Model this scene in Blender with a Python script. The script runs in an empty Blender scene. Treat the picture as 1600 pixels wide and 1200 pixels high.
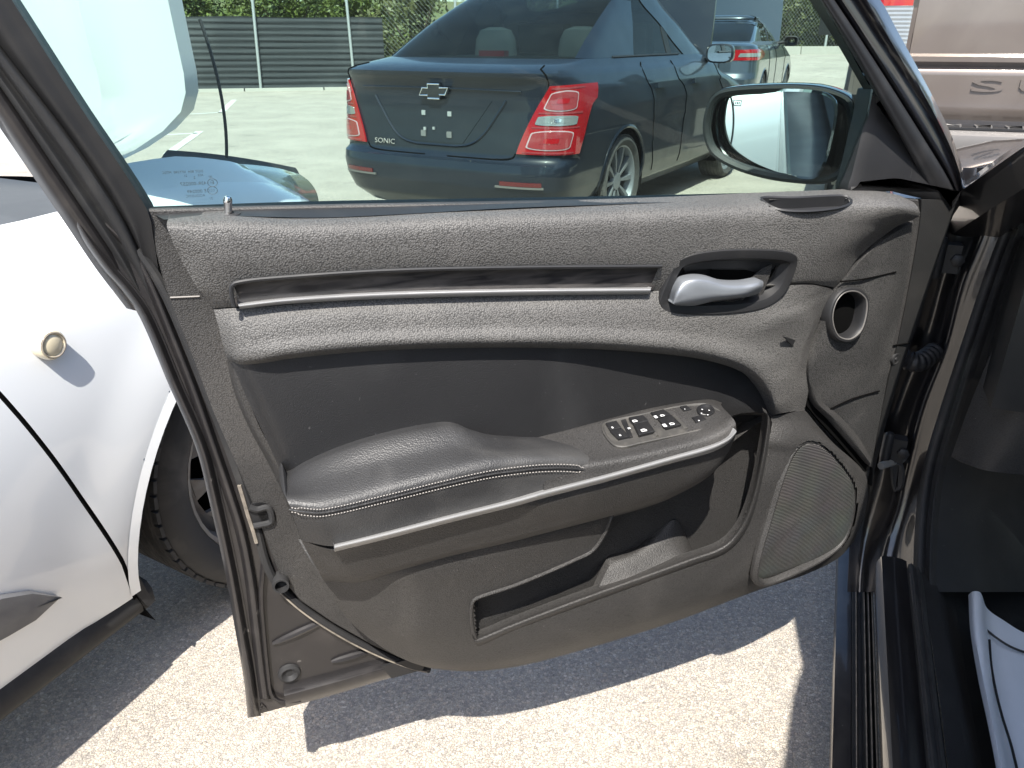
import bpy, math, random
from mathutils import Vector, Matrix
random.seed(7)
R = math.radians
scene = bpy.context.scene
COL = scene.collection

# ------------------------------------------------------------------ camera
H = 1.22
PITCH = R(24.2)
FPX = 1200.0
SP, CP = math.sin(PITCH), math.cos(PITCH)
cam = bpy.data.cameras.new('camera')
cam.sensor_width = 36.0
cam.lens = 36.0 * FPX / 1600.0
cam.clip_start = 0.03
cam.clip_end = 500.0
camo = bpy.data.objects.new('camera', cam)
camo.location = (0, 0, H)
camo.rotation_euler = (math.pi / 2 - PITCH, 0, 0)
COL.objects.link(camo)
scene.camera = camo

# ------------------------------------------------------------------ sky, sun, exposure
SUN_EL, SUN_AZ = R(58.0), R(187.0)
world = bpy.data.worlds.new("World")
scene.world = world
world.use_nodes = True
wn = world.node_tree
bg = wn.nodes['Background']
sky = wn.nodes.new('ShaderNodeTexSky')
sky.sky_type = 'NISHITA'
sky.sun_disc = False
sky.sun_elevation = SUN_EL
sky.sun_rotation = SUN_AZ
sky.dust_density = 1.5
wn.links.new(sky.outputs[0], bg.inputs[0])
bg.inputs[1].default_value = 0.135
sl = bpy.data.lights.new('sun', 'SUN')
sl.energy = 4.2
sl.angle = R(0.53)
sl.color = (1.0, 0.955, 0.88)
so = bpy.data.objects.new('sun', sl)
sd = Vector((math.sin(SUN_AZ) * math.cos(SUN_EL), math.cos(SUN_AZ) * math.cos(SUN_EL), math.sin(SUN_EL)))
so.location = sd * 30
so.rotation_euler = (-sd).to_track_quat('-Z', 'Y').to_euler()
COL.objects.link(so)
scene.view_settings.view_transform = 'Standard'
scene.view_settings.look = 'None'
scene.view_settings.exposure = 1.25
scene.view_settings.gamma = 1.0
scene.view_settings.use_curve_mapping = False

# ------------------------------------------------------------------ geometry helpers
CAMP = Vector((0, 0, H))
Z = Vector((0, 0, 1))
def ray(px, py):
    u = (px - 800.0) / FPX
    v = (600.0 - py) / FPX
    return Vector((u, CP + v * SP, -SP + v * CP))
def hit(px, py, o, n):
    d = ray(px, py)
    return CAMP + d * ((o - CAMP).dot(n) / d.dot(n))
# the open door: hinge line, direction towards the latch, inward normal
HB = Vector((0.628, 1.206, 0))
EU = Vector((-0.9494, -0.3140, 0)).normalized()
EW = Vector((0.3140, -0.9494, 0)).normalized()
def dp(px, py, w):
    return hit(px, py, HB + EW * w, EW)
def dpt(px, py, w, k, z0=1.03):          # door plane that leans inwards above z0
    return hit(px, py, HB + EW * w + Z * z0, (EW - Z * k).normalized())
# the dark car the door hangs on: r to its right, f to its front
CA = R(22.1)
def cc(r, f, z):
    return Vector((r * math.cos(CA) + f * math.sin(CA), -r * math.sin(CA) + f * math.cos(CA), z))
CR = cc(1, 0, 0); CF = cc(0, 1, 0)
# the white car on the left
WA = R(24.0)
def wc(r, f, z):
    return Vector((r * math.cos(WA) + f * math.sin(WA), -r * math.sin(WA) + f * math.cos(WA), z))
WR = wc(1, 0, 0); WF = wc(0, 1, 0)

def cr(pts, n, closed=False):
    """Catmull-Rom through pts (tuples of any size), n samples spaced by chord length in the first two coordinates"""
    pts = [tuple(p) for p in pts]
    if closed:
        pts = pts + [pts[0]]
    m = len(pts)
    acc = [0.0]
    for i in range(1, m):
        acc.append(acc[-1] + max(1e-9, math.sqrt(sum((a - b) ** 2 for a, b in zip(pts[i], pts[i - 1])))))
    tot = acc[-1]
    out = []
    cnt = n if closed else n - 1
    j = 0
    def tan(i):
        if closed:
            a = pts[i - 1] if i > 0 else pts[m - 2]; ta = acc[i - 1] if i > 0 else acc[m - 2] - tot
            b = pts[i + 1] if i < m - 1 else pts[1]; tb = acc[i + 1] if i < m - 1 else tot + acc[1]
        else:
            a = pts[max(0, i - 1)]; b = pts[min(m - 1, i + 1)]; ta = acc[max(0, i - 1)]; tb = acc[min(m - 1, i + 1)]
        return [(y - x) / (tb - ta) for x, y in zip(a, b)]
    tans = [tan(i) for i in range(m)]
    for k in range(n):
        s = tot * k / cnt
        while j < m - 2 and acc[j + 1] < s:
            j += 1
        h = acc[j + 1] - acc[j]
        t = (s - acc[j]) / h
        h00 = 2 * t**3 - 3 * t**2 + 1; h10 = t**3 - 2 * t**2 + t; h01 = -2 * t**3 + 3 * t**2; h11 = t**3 - t**2
        out.append(tuple(h00 * a + h10 * h * ma + h01 * b + h11 * h * mb
                         for a, b, ma, mb in zip(pts[j], pts[j + 1], tans[j], tans[j + 1])))
    return out
def lerp_table(tab, x):
    if x <= tab[0][0]: return tab[0][1:]
    for a, b in zip(tab, tab[1:]):
        if x <= b[0]:
            t = (x - a[0]) / (b[0] - a[0])
            return tuple(p + (q - p) * t for p, q in zip(a[1:], b[1:]))
    return tab[-1][1:]
def inside(poly, x, y):
    c = False
    j = len(poly) - 1
    for i in range(len(poly)):
        xi, yi = poly[i][:2]; xj, yj = poly[j][:2]
        if (yi > y) != (yj > y) and x < (xj - xi) * (y - yi) / (yj - yi) + xi:
            c = not c
        j = i
    return c

class MB:
    def __init__(self):
        self.v = []; self.f = []
    def add(self, pts, faces):
        b = len(self.v)
        self.v += [Vector(p) for p in pts]
        self.f += [tuple(i + b for i in f) for f in faces]
        return self
    def grid(self, rows, closed=False, skirt=None, keep=None, thick=None):
        n = len(rows[0]); m = len(rows)
        pts = [p for r in rows for p in r]
        fs = []
        for i in range(m - 1):
            for j in range(n if closed else n - 1):
                if keep and not keep(i, j): continue
                k = (j + 1) % n
                fs.append((i * n + j, i * n + k, (i + 1) * n + k, (i + 1) * n + j))
        if skirt is not None:
            loop = [(0, j) for j in range(n)] + [(i, n - 1) for i in range(1, m)] + \
                   [(m - 1, j) for j in range(n - 2, -1, -1)] + [(i, 0) for i in range(m - 2, 0, -1)]
            if closed:
                loop = None
            if loop:
                b = len(pts)
                for (i, j) in loop:
                    pts.append(Vector(rows[i][j]) + skirt)
                L = len(loop)
                for q in range(L):
                    a = loop[q]; c = loop[(q + 1) % L]
                    fs.append((a[0] * n + a[1], b + q, b + (q + 1) % L, c[0] * n + c[1]))
        return self.add(pts, fs)
    def tube(self, path, r, seg=8, cap=True, rs=None, up=None):
        path = [Vector(p) for p in path]
        rows = []
        prev = None
        for i, p in enumerate(path):
            t = (path[min(i + 1, len(path) - 1)] - path[max(i - 1, 0)]).normalized()
            if prev is None:
                a = up or (Z if abs(t.z) < .9 else Vector((1, 0, 0)))
                x = t.cross(a).normalized()
            else:
                x = (prev - t * prev.dot(t)).normalized()
            prev = x
            y = t.cross(x)
            rr = rs[i] if rs else r
            rows.append([p + x * rr * math.cos(2 * math.pi * k / seg) + y * rr * math.sin(2 * math.pi * k / seg) for k in range(seg)])
        b = len(self.v)
        self.grid(rows, closed=True)
        if cap:
            self.f.append(tuple(b + k for k in range(seg - 1, -1, -1)))
            e = b + (len(path) - 1) * seg
            self.f.append(tuple(e + k for k in range(seg)))
        return self
    def hexa(self, p):               # eight corners: bottom four then top four
        return self.add(p, [(0, 3, 2, 1), (4, 5, 6, 7), (0, 1, 5, 4), (1, 2, 6, 5), (2, 3, 7, 6), (3, 0, 4, 7)])
    def box(self, o, ax, ay, az):    # corner-centred box: centre o and three half-axis vectors
        o = Vector(o)
        return self.hexa([o - ax - ay - az, o + ax - ay - az, o + ax + ay - az, o - ax + ay - az,
                          o - ax - ay + az, o + ax - ay + az, o + ax + ay + az, o - ax + ay + az])
    def rings(self, outline, n, prof, cap=True, capback=False):
        """closed outline of 3D points in a plane with normal n; prof = (inset, height) rings"""
        pts = [Vector(p) for p in outline]
        N = len(pts)
        n = Vector(n).normalized()
        c = sum(pts, Vector()) / N
        ax = (pts[0] - c).normalized(); ay = n.cross(ax)
        q = [((p - c).dot(ax), (p - c).dot(ay), (p - c).dot(n)) for p in pts]
        area = sum(q[i][0] * q[(i + 1) % N][1] - q[(i + 1) % N][0] * q[i][1] for i in range(N))
        sg = 1 if area > 0 else -1
        nm = []
        for i in range(N):
            a = q[i - 1]; b = q[(i + 1) % N]
            d = Vector((b[0] - a[0], b[1] - a[1]))
            if d.length < 1e-9: d = Vector((1, 0))
            d.normalize()
            nm.append((-d.y * sg, d.x * sg))
        rows = []
        for ins, hh in prof:
            rows.append([c + ax * (q[i][0] + nm[i][0] * ins) + ay * (q[i][1] + nm[i][1] * ins) + n * (q[i][2] + hh) for i in range(N)])
        b = len(self.v)
        self.grid(rows, closed=True)
        if cap:
            e = b + (len(prof) - 1) * N
            self.f.append(tuple(range(e, e + N)))
        if capback:
            self.f.append(tuple(range(b + N - 1, b - 1, -1)))
        return self
    def disc_lathe(self, o, axis, prof, seg=24, up=None):
        """prof = (radius, along-axis) points turned about axis through o"""
        axis = Vector(axis).normalized()
        a = up or (Z if abs(axis.z) < .9 else Vector((1, 0, 0)))
        x = axis.cross(a).normalized(); y = axis.cross(x)
        o = Vector(o)
        rows = [[o + axis * h + x * r * math.cos(2 * math.pi * k / seg) + y * r * math.sin(2 * math.pi * k / seg) for k in range(seg)] for r, h in prof]
        return self.grid(rows, closed=True)

def tagset(o, label=None, cat=None, group=None, kind=None):
    if label: o['label'] = label
    if cat: o['category'] = cat
    if group: o['group'] = group
    if kind: o['kind'] = kind
    return o
def mk(name, mb, mat, parent=None, label=None, cat=None, group=None, kind=None, smooth=38, origin=None, mod=None, sub=0):
    me = bpy.data.meshes.new(name)
    # mesh coordinates live in the parent's frame; parents are axis-aligned empties unless the mesh was made in local space
    me.from_pydata([tuple(p) for p in mb.v], [], mb.f)
    me.validate()
    me.update()
    import bmesh
    bm = bmesh.new(); bm.from_mesh(me)
    bmesh.ops.remove_doubles(bm, verts=bm.verts, dist=1e-6)
    bmesh.ops.recalc_face_normals(bm, faces=bm.faces)
    bm.to_mesh(me); bm.free()
    if smooth:
        for p in me.polygons: p.use_smooth = True
        me.set_sharp_from_angle(angle=R(smooth))
    ob = bpy.data.objects.new(name, me)
    if mat: me.materials.append(mat)
    COL.objects.link(ob)
    base = Vector()
    if parent is not None:
        ob.parent = parent
        base = WORLD.get(parent.name, Vector())
    # put the origin in the middle of the piece's foot
    if parent is None or origin is None:
        xs = [v.co for v in me.vertices]
        if origin is None and xs:
            origin = Vector(((min(p.x for p in xs) + max(p.x for p in xs)) / 2, (min(p.y for p in xs) + max(p.y for p in xs)) / 2, min(p.z for p in xs)))
    if LOCAL.get(parent.name if parent else '', False):
        ob.location = (0, 0, 0)
        LOCAL[ob.name] = True
    else:
        me.transform(Matrix.Translation(-origin))
        ob.location = origin - base
        WORLD[ob.name] = origin
    if sub:
        md = ob.modifiers.new('subdivision', 'SUBSURF'); md.levels = md.render_levels = sub
    return tagset(ob, label, cat, group, kind)
WORLD = {}; LOCAL = {}
def empty(name, loc, label, cat, group=None, rz=0.0, local=False):
    o = bpy.data.objects.new(name, None)
    o.location = loc; o.rotation_euler = (0, 0, rz)
    COL.objects.link(o)
    WORLD[o.name] = Vector(loc); LOCAL[o.name] = local
    return tagset(o, label, cat, group)

# loft over pixel-guided curves on the door: each control is (px, py, w)
def dcurves(curves, nu, nv):
    cs = [cr(c, nu) for c in curves]
    cols = [cr([c[i] for c in cs], nv) for i in range(nu)]
    return [[cols[i][j] for i in range(nu)] for j in range(nv)]
def dloft(mb, curves, nu, nv, holes=None, skirt=0.0, f=None, skv=None):
    rows = dcurves(curves, nu, nv)
    P = [[(f or dp)(*q) for q in r] for r in rows]
    keep = None
    if holes:
        def keep(i, j):
            x = (rows[i][j][0] + rows[i + 1][j + 1][0]) / 2; y = (rows[i][j][1] + rows[i + 1][j + 1][1]) / 2
            return not any(inside(h, x, y) for h in holes)
    mb.grid(P, skirt=skv if skv is not None else (-EW * skirt) if skirt else None, keep=keep)
    return mb
def W(curve, w):
    return [(p[0], p[1], p[2] if len(p) > 2 else w) for p in curve]
def dpoly(poly, w, n=None, f=None):
    q = cr(poly, n, closed=True) if n else poly
    return [dp(p[0], p[1], w) for p in q]

def text_mb(s, size, o, e1, e2, n, ext=0.0005, shear=0.0, sx=1.0, mb=None, align='LEFT'):
    c = bpy.data.curves.new('lettering', 'FONT')
    c.body = s; c.size = size; c.extrude = ext; c.shear = shear; c.align_x = align; c.resolution_u = 3
    t = bpy.data.objects.new('lettering', c)
    COL.objects.link(t)
    dg = bpy.context.evaluated_depsgraph_get()
    me = bpy.data.meshes.new_from_object(t.evaluated_get(dg))
    mb = mb or MB()
    o = Vector(o)
    mb.add([o + e1 * v.co.x * sx + e2 * v.co.y + n * v.co.z for v in me.vertices], [tuple(p.vertices) for p in me.polygons])
    bpy.data.objects.remove(t); bpy.data.curves.remove(c); bpy.data.meshes.remove(me)
    return mb

# ------------------------------------------------------------------ materials
def mat(name, col, rough=.5, metal=0.0, coat=0.0, spec=.5, grain=None, var=None, dust=None, coatr=.05, trans=0.0, sheen=0.0, scr=None, crevice_shade=0.0):
    """grain=(scale, strength, kind); var=(scale, amount, colour); dust=(scale, amount, colour) lighter wear patches"""
    m = bpy.data.materials.new(name); m.use_nodes = True
    nt = m.node_tree; nd = nt.nodes; lk = nt.links
    b = nd['Principled BSDF']
    b.inputs['Base Color'].default_value = (*col, 1)
    b.inputs['Roughness'].default_value = rough
    b.inputs['Metallic'].default_value = metal
    b.inputs['Coat Weight'].default_value = coat
    b.inputs['Coat Roughness'].default_value = coatr
    b.inputs['Specular IOR Level'].default_value = spec
    if trans: b.inputs['Transmission Weight'].default_value = trans
    tc = nd.new('ShaderNodeTexCoord')
    last = None
    def noise(sc, det=4, dist=0.0):
        n = nd.new('ShaderNodeTexNoise'); n.inputs['Scale'].default_value = sc; n.inputs['Detail'].default_value = det
        n.inputs['Distortion'].default_value = dist
        lk.new(tc.outputs['Object'], n.inputs['Vector']); return n
    def ramp(src, a, bb):
        r = nd.new('ShaderNodeMapRange'); r.inputs[1].default_value = a; r.inputs[2].default_value = bb
        lk.new(src, r.inputs[0]); return r.outputs[0]
    def mixc(fac, c2, prev):
        x = nd.new('ShaderNodeMix'); x.data_type = 'RGBA'
        if prev is None: x.inputs[6].default_value = (*col, 1)
        else: lk.new(prev, x.inputs[6])
        x.inputs[7].default_value = (*c2, 1)
        lk.new(fac, x.inputs[0]); return x.outputs[2]
    def scale(src, k):
        q = nd.new('ShaderNodeMath'); q.operation = 'MULTIPLY'; q.inputs[1].default_value = k; lk.new(src, q.inputs[0]); return q.outputs[0]
    if var:
        last = mixc(scale(ramp(noise(var[0], 6).outputs[0], .35, .65), var[1]), var[2], last)
    if dust:
        last = mixc(scale(ramp(noise(dust[0], 8, .6).outputs[0], .48, .72), dust[1]), dust[2], last)
        rr = nd.new('ShaderNodeMapRange'); rr.inputs[3].default_value = rough; rr.inputs[4].default_value = min(1, rough + .2)
        lk.new(noise(dust[0] * 1.7, 6).outputs[0], rr.inputs[0]); lk.new(rr.outputs[0], b.inputs['Roughness'])
    if scr:
        last = mixc(scale(ramp(noise(scr[0], 2).outputs[0], .74, .76), scr[1]), scr[2], last)
    if last is not None: lk.new(last, b.inputs['Base Color'])
    if grain:
        bp = nd.new('ShaderNodeBump'); bp.inputs['Strength'].default_value = grain[1]; bp.inputs['Distance'].default_value = 0.0006 if len(grain) < 4 else grain[3]
        if grain[2] == 'leather':
            v = nd.new('ShaderNodeTexVoronoi'); v.feature = 'SMOOTH_F1'; v.inputs['Scale'].default_value = grain[0]
            v.inputs['Smoothness'].default_value = .35
            n2 = noise(grain[0] * .4, 3); ad = nd.new('ShaderNodeVectorMath'); ad.operation = 'MULTIPLY_ADD'
            lk.new(n2.outputs['Color'], ad.inputs[0]); ad.inputs[1].default_value = (.7 / grain[0],) * 3; lk.new(tc.outputs['Object'], ad.inputs[2])
            lk.new(ad.outputs[0], v.inputs['Vector'])
            if crevice_shade:
                pr = nd.new('ShaderNodeMapRange'); pr.inputs[1].default_value = .25; pr.inputs[2].default_value = .75; pr.inputs[3].default_value = 1.25; pr.inputs[4].default_value = 1 - crevice_shade; lk.new(v.outputs['Distance'], pr.inputs[0])  # colour carries crevice occlusion and dusty, lighter grain tops
                vs = nd.new('ShaderNodeVectorMath'); vs.operation = 'SCALE'
                if last is not None: lk.new(last, vs.inputs[0])
                lk.new(pr.outputs[0], vs.inputs['Scale']); lk.new(vs.outputs[0], b.inputs['Base Color'])
            iv = nd.new('ShaderNodeMath'); iv.operation = 'SUBTRACT'; iv.inputs[0].default_value = 1.0; lk.new(v.outputs['Distance'], iv.inputs[1])
            lk.new(iv.outputs[0], bp.inputs['Height'])
        else:
            lk.new(noise(grain[0], 3).outputs[0], bp.inputs['Height'])
        lk.new(bp.outputs[0], b.inputs['Normal'])
    return m
DUST = (.16, .152, .143)
M = {}
M['grain'] = mat('grained vinyl', (.092, .089, .085), .47, grain=(520, 1.0, 'leather', .0009), dust=(9, .3, DUST), spec=.5, crevice_shade=.42)
M['pebble'] = mat('pebbled plastic', (.040, .039, .038), .48, grain=(520, 1.0, 'leather', .0008), dust=(11, .25, DUST), scr=(160, .25, (.2, .19, .18)), crevice_shade=.5)
M['plastic'] = mat('fine grained plastic', (.034, .0325, .0315), .46, grain=(560, 1.0, 'leather', .0006), dust=(5, .3, (.12, .112, .104)), scr=(210, .3, (.26, .25, .235)), crevice_shade=.3)
M['plastic_dark'] = mat('dark fine plastic', (.014, .014, .014), .5, grain=(800, .5, 'leather', .0004), dust=(6, .2, (.09, .08, .07)), scr=(90, .12, (.2, .19, .17)))
M['leather'] = mat('smooth black leather', (.026, .026, .027), .40, grain=(480, .7, 'leather', .0006), dust=(8, .35, (.13, .127, .122)), scr=(70, .12, (.22, .21, .2)))
M['insert'] = mat('soft insert vinyl', (.0125, .0125, .0135), .46, grain=(700, .7, 'leather', .0005), dust=(4, .45, (.055, .055, .056)), scr=(190, .2, (.2, .2, .2)))
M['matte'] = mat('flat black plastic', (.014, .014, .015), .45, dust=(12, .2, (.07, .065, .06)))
M['rubber'] = mat('black rubber', (.018, .018, .019), .6, dust=(14, .3, (.08, .076, .07)))
M['seal_edge'] = mat('dusty seal lip', (.30, .26, .21), .7, var=(60, .7, (.06, .055, .05)))
M['gloss'] = mat('gloss black paint', (.008, .0075, .0085), .25, coat=1.0, coatr=.03, dust=(5, .06, (.05, .045, .042)))
M['bronze'] = mat('dusty dark metallic paint', (.017, .0155, .0165), .40, metal=.2, coat=.6, coatr=.12, dust=(10, .3, (.09, .08, .075)), scr=(50, .3, (.3, .28, .26)))
M['chrome'] = mat('satin chrome', (.75, .75, .75), .12, metal=1.0)
M['silver'] = mat('satin silver paint', (.24, .255, .275), .42, metal=.55)
M['brightstrip'] = mat('bright satin trim', (.34, .34, .34), .40, metal=.5, dust=(20, .2, (.4, .39, .37)))
M['mirror'] = mat('mirror silvering', (.86, .90, .90), .015, metal=1.0)
M['thread'] = mat('grey thread', (.30, .28, .26), .8)
M['grey_plate'] = mat('grey switch plate', (.045, .043, .040), .5, dust=(40, .4, (.13, .12, .105)))
M['button'] = mat('black switch cap', (.012, .012, .013), .35, dust=(40, .25, (.08, .075, .07)))
M['print'] = mat('white switch print', (.7, .7, .7), .6)
M['darkprint'] = mat('dark glass print', (.05, .07, .07), .7)
M['carpet'] = mat('black carpet', (.012, .012, .013), .95, grain=(900, 1.0, 'noise', .002), dust=(12, .3, (.05, .05, .05)))
M['white'] = mat('white car paint', (.70, .72, .735), .3, coat=1.0, coatr=.05, dust=(3, .05, (.62, .62, .60)))
M['lens'] = mat('amber marker lens', (.62, .55, .40), .2, coat=.8)
M['headlamp'] = mat('yellowed headlamp lens', (.42, .42, .30), .25, coat=1.0)
M['cladding'] = mat('grey weathered cladding', (.12, .12, .125), .6, grain=(500, .4, 'leather', .0004), dust=(6, .6, (.24, .235, .225)))
M['tyre'] = mat('tyre rubber', (.045, .044, .043), .75, dust=(10, .6, (.13, .12, .11)))
M['steel'] = mat('wheel steel', (.22, .215, .21), .45, metal=.4, dust=(18, .8, (.13, .10, .08)))
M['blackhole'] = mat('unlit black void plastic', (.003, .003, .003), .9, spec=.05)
M['sonic'] = mat('blue black car paint', (.007, .011, .019), .3, metal=.0, spec=.25, coat=.55, coatr=.03, dust=(4, .1, (.06, .065, .07)))
M['fusion'] = mat('slate car paint', (.045, .06, .075), .3, metal=.5, coat=1.0, coatr=.04)
M['truck'] = mat('bronze truck paint', (.165, .135, .115), .32, metal=.55, coat=.9, coatr=.08, dust=(3, .35, (.26, .22, .19)))
M['red'] = mat('red lamp plastic', (.30, .006, .010), .12, coat=1.0)
M['darkred'] = mat('dark red reflector', (.10, .006, .008), .25, coat=.6)
M['redlight'] = mat('pale red lamp lens', (.26, .035, .04), .12, coat=1.0)
M['lampframe'] = mat('lamp light guide', (.42, .30, .31), .2, coat=1.0)
M['clear'] = mat('clear lamp lens', (.28, .30, .30), .15, metal=.4, coat=1.0)
M['seatgrey'] = mat('grey seat cloth', (.16, .16, .155), .9)
M['paper'] = mat('white plastic floor film', (.72, .75, .80), .5, var=(14, .4, (.60, .63, .68)))
M['concrete'] = mat('weathered concrete', (.36, .34, .30), .85, dust=(1.5, .5, (.46, .44, .40)), grain=(60, .5, 'noise', .004))
M['stepgrey'] = mat('grey step bumper', (.17, .16, .15), .5, metal=.3)
M['galv'] = mat('galvanised steel', (.5, .51, .5), .45, metal=.7)
M['wire'] = mat('dull fence wire', (.30, .31, .31), .5, metal=.6)
M['screen'] = mat('dark fence screen', (.026, .030, .034), .7, dust=(.7, .5, (.07, .075, .078)))
M['bark'] = mat('bark', (.10, .075, .055), .9, grain=(30, .8, 'noise', .02))
M['linepaint'] = mat('worn white line paint', (.62, .62, .58), .8, dust=(3, .6, (.42, .40, .36)))
def leafmat(name, c1, c2):
    m = mat(name, c1, .55, var=(1.2, 1.0, c2))
    b = m.node_tree.nodes['Principled BSDF']
    return m
M['leaf'] = leafmat('light green leaves', (.15, .18, .035), (.07, .10, .022))
M['leaf2'] = leafmat('dry green leaves', (.12, .12, .045), (.07, .085, .028))
# wood grain strip
m = mat('dark wood grain foil', (.030, .028, .028), .35, coat=.6); nt = m.node_tree
tc = nt.nodes.new('ShaderNodeTexCoord'); mp = nt.nodes.new('ShaderNodeMapping'); mp.inputs['Rotation'].default_value = (0, 0, math.atan2(EU.y, EU.x) * -1); mp.inputs['Scale'].default_value = (5, 60, 130)
nt.links.new(tc.outputs['Object'], mp.inputs[0]); ns = nt.nodes.new('ShaderNodeTexNoise'); ns.inputs['Scale'].default_value = 1.0; ns.inputs['Detail'].default_value = 6; ns.inputs['Distortion'].default_value = .8
nt.links.new(mp.outputs[0], ns.inputs[0]); rp = nt.nodes.new('ShaderNodeValToRGB'); rp.color_ramp.elements[0].position = .35; rp.color_ramp.elements[1].position = .7
rp.color_ramp.elements[0].color = (.016, .015, .016, 1); rp.color_ramp.elements[1].color = (.075, .068, .064, 1)
nt.links.new(ns.outputs[0], rp.inputs[0]); nt.links.new(rp.outputs[0], nt.nodes['Principled BSDF'].inputs['Base Color']); M['wood'] = m
# speaker cloth: woven rows of tiny holes
m = mat('speaker mesh', (.06, .058, .055), .6); nt = m.node_tree; b = nt.nodes['Principled BSDF']
tc = nt.nodes.new('ShaderNodeTexCoord'); mp = nt.nodes.new('ShaderNodeMapping'); mp.inputs['Rotation'].default_value = (0, R(-8), 0)
nt.links.new(tc.outputs['Object'], mp.inputs[0])
wv = nt.nodes.new('ShaderNodeTexWave'); wv.bands_direction = 'Z'; wv.inputs['Scale'].default_value = 112; wv.inputs['Distortion'].default_value = .3
nt.links.new(mp.outputs[0], wv.inputs[0]); rp = nt.nodes.new('ShaderNodeValToRGB'); rp.color_ramp.elements[0].color = (.02, .0195, .0185, 1); rp.color_ramp.elements[1].color = (.075, .070, .061, 1)
nt.links.new(wv.outputs['Fac'], rp.inputs[0])
n2 = nt.nodes.new('ShaderNodeTexNoise'); n2.inputs['Scale'].default_value = 16; n2.inputs['Detail'].default_value = 8; nt.links.new(tc.outputs['Object'], n2.inputs[0])
mx = nt.nodes.new('ShaderNodeMix'); mx.data_type = 'RGBA'; mx.blend_type = 'MULTIPLY'; mx.inputs[0].default_value = .8
nt.links.new(rp.outputs[0], mx.inputs[6]); nt.links.new(n2.outputs['Color'], mx.inputs[7])
g = nt.nodes.new('ShaderNodeHueSaturation'); g.inputs['Saturation'].default_value = .35; g.inputs['Value'].default_value = 1.7; nt.links.new(mx.outputs[2], g.inputs['Color'])
nt.links.new(g.outputs[0], b.inputs['Base Color']); bp = nt.nodes.new('ShaderNodeBump'); bp.inputs['Strength'].default_value = .8; bp.inputs['Distance'].default_value = .001
nt.links.new(wv.outputs['Fac'], bp.inputs['Height']); nt.links.new(bp.outputs[0], b.inputs['Normal']); M['mesh'] = m
# tinted glass
def glassmat(name, tint, dustk=.02, refl=1.0):
    m = bpy.data.materials.new(name); m.use_nodes = True; nt = m.node_tree; nt.nodes.clear()
    o = nt.nodes.new('ShaderNodeOutputMaterial'); t = nt.nodes.new('ShaderNodeBsdfTransparent'); t.inputs[0].default_value = (*tint, 1)
    gl = nt.nodes.new('ShaderNodeBsdfGlossy'); gl.inputs['Roughness'].default_value = .01
    fr = nt.nodes.new('ShaderNodeFresnel'); fr.inputs[0].default_value = 1.22
    mx = nt.nodes.new('ShaderNodeMixShader'); df = nt.nodes.new('ShaderNodeBsdfDiffuse'); df.inputs[0].default_value = (.55, .6, .58, 1)
    m2 = nt.nodes.new('ShaderNodeMixShader')
    tc = nt.nodes.new('ShaderNodeTexCoord'); ns = nt.nodes.new('ShaderNodeTexNoise'); ns.inputs['Scale'].default_value = 6; ns.inputs['Detail'].default_value = 8
    nt.links.new(tc.outputs['Object'], ns.inputs[0]); mr = nt.nodes.new('ShaderNodeMapRange'); mr.inputs[1].default_value = .3; mr.inputs[2].default_value = .7; mr.inputs[3].default_value = dustk * .6; mr.inputs[4].default_value = dustk * 1.4
    nt.links.new(ns.outputs[0], mr.inputs[0]); nt.links.new(mr.outputs[0], m2.inputs[0])
    nt.links.new(fr.outputs[0], mx.inputs[0]); nt.links.new(t.outputs[0], mx.inputs[1]); nt.links.new(gl.outputs[0], mx.inputs[2])
    nt.links.new(mx.outputs[0], m2.inputs[1]); nt.links.new(df.outputs[0], m2.inputs[2]); nt.links.new(m2.outputs[0], o.inputs[0])
    return m
M['glass'] = glassmat('green tinted door glass', (.76, .87, .835), .008)
M['carglass'] = glassmat('tinted car glass', (.34, .41, .43), .012)
# asphalt with exposed aggregate
m = bpy.data.materials.new('worn asphalt with pale stones'); m.use_nodes = True; nt = m.node_tree; nd = nt.nodes; lk = nt.links; b = nd['Principled BSDF']
b.inputs['Roughness'].default_value = .85; b.inputs['Specular IOR Level'].default_value = .25
tc = nd.new('ShaderNodeTexCoord')
wn_ = nd.new('ShaderNodeTexNoise'); wn_.inputs['Scale'].default_value = 170; wn_.inputs['Detail'].default_value = 3; lk.new(tc.outputs['Object'], wn_.inputs[0])
wa = nd.new('ShaderNodeVectorMath'); wa.operation = 'MULTIPLY_ADD'; wa.inputs[1].default_value = (.007, .007, .007); lk.new(wn_.outputs['Color'], wa.inputs[0]); lk.new(tc.outputs['Object'], wa.inputs[2])
vo = nd.new('ShaderNodeTexVoronoi'); vo.inputs['Scale'].default_value = 190; vo.inputs['Randomness'].default_value = 1.0; lk.new(wa.outputs[0], vo.inputs[0])
ve = nd.new('ShaderNodeTexVoronoi'); ve.feature = 'DISTANCE_TO_EDGE'; ve.inputs['Scale'].default_value = 190; lk.new(wa.outputs[0], ve.inputs[0])
sp = nd.new('ShaderNodeSeparateColor'); lk.new(vo.outputs['Color'], sp.inputs[0])
rp = nd.new('ShaderNodeValToRGB'); cr_ = rp.color_ramp; cr_.interpolation = 'LINEAR'
cr_.elements[0].position = 0; cr_.elements[0].color = (.29, .265, .235, 1)
cr_.elements[1].position = 1; cr_.elements[1].color = (.56, .51, .44, 1)
for p_, c_ in ((.25, (.35, .32, .285, 1)), (.5, (.40, .355, .295, 1)), (.75, (.42, .385, .335, 1)), (.9, (.48, .40, .32, 1))):
    e = cr_.elements.new(p_); e.color = c_
lk.new(sp.outputs[0], rp.inputs[0])
er = nd.new('ShaderNodeMapRange'); er.inputs[1].default_value = .0; er.inputs[2].default_value = .09; er.inputs[3].default_value = .58; er.inputs[4].default_value = 1.0; lk.new(ve.outputs['Distance'], er.inputs[0])
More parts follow.
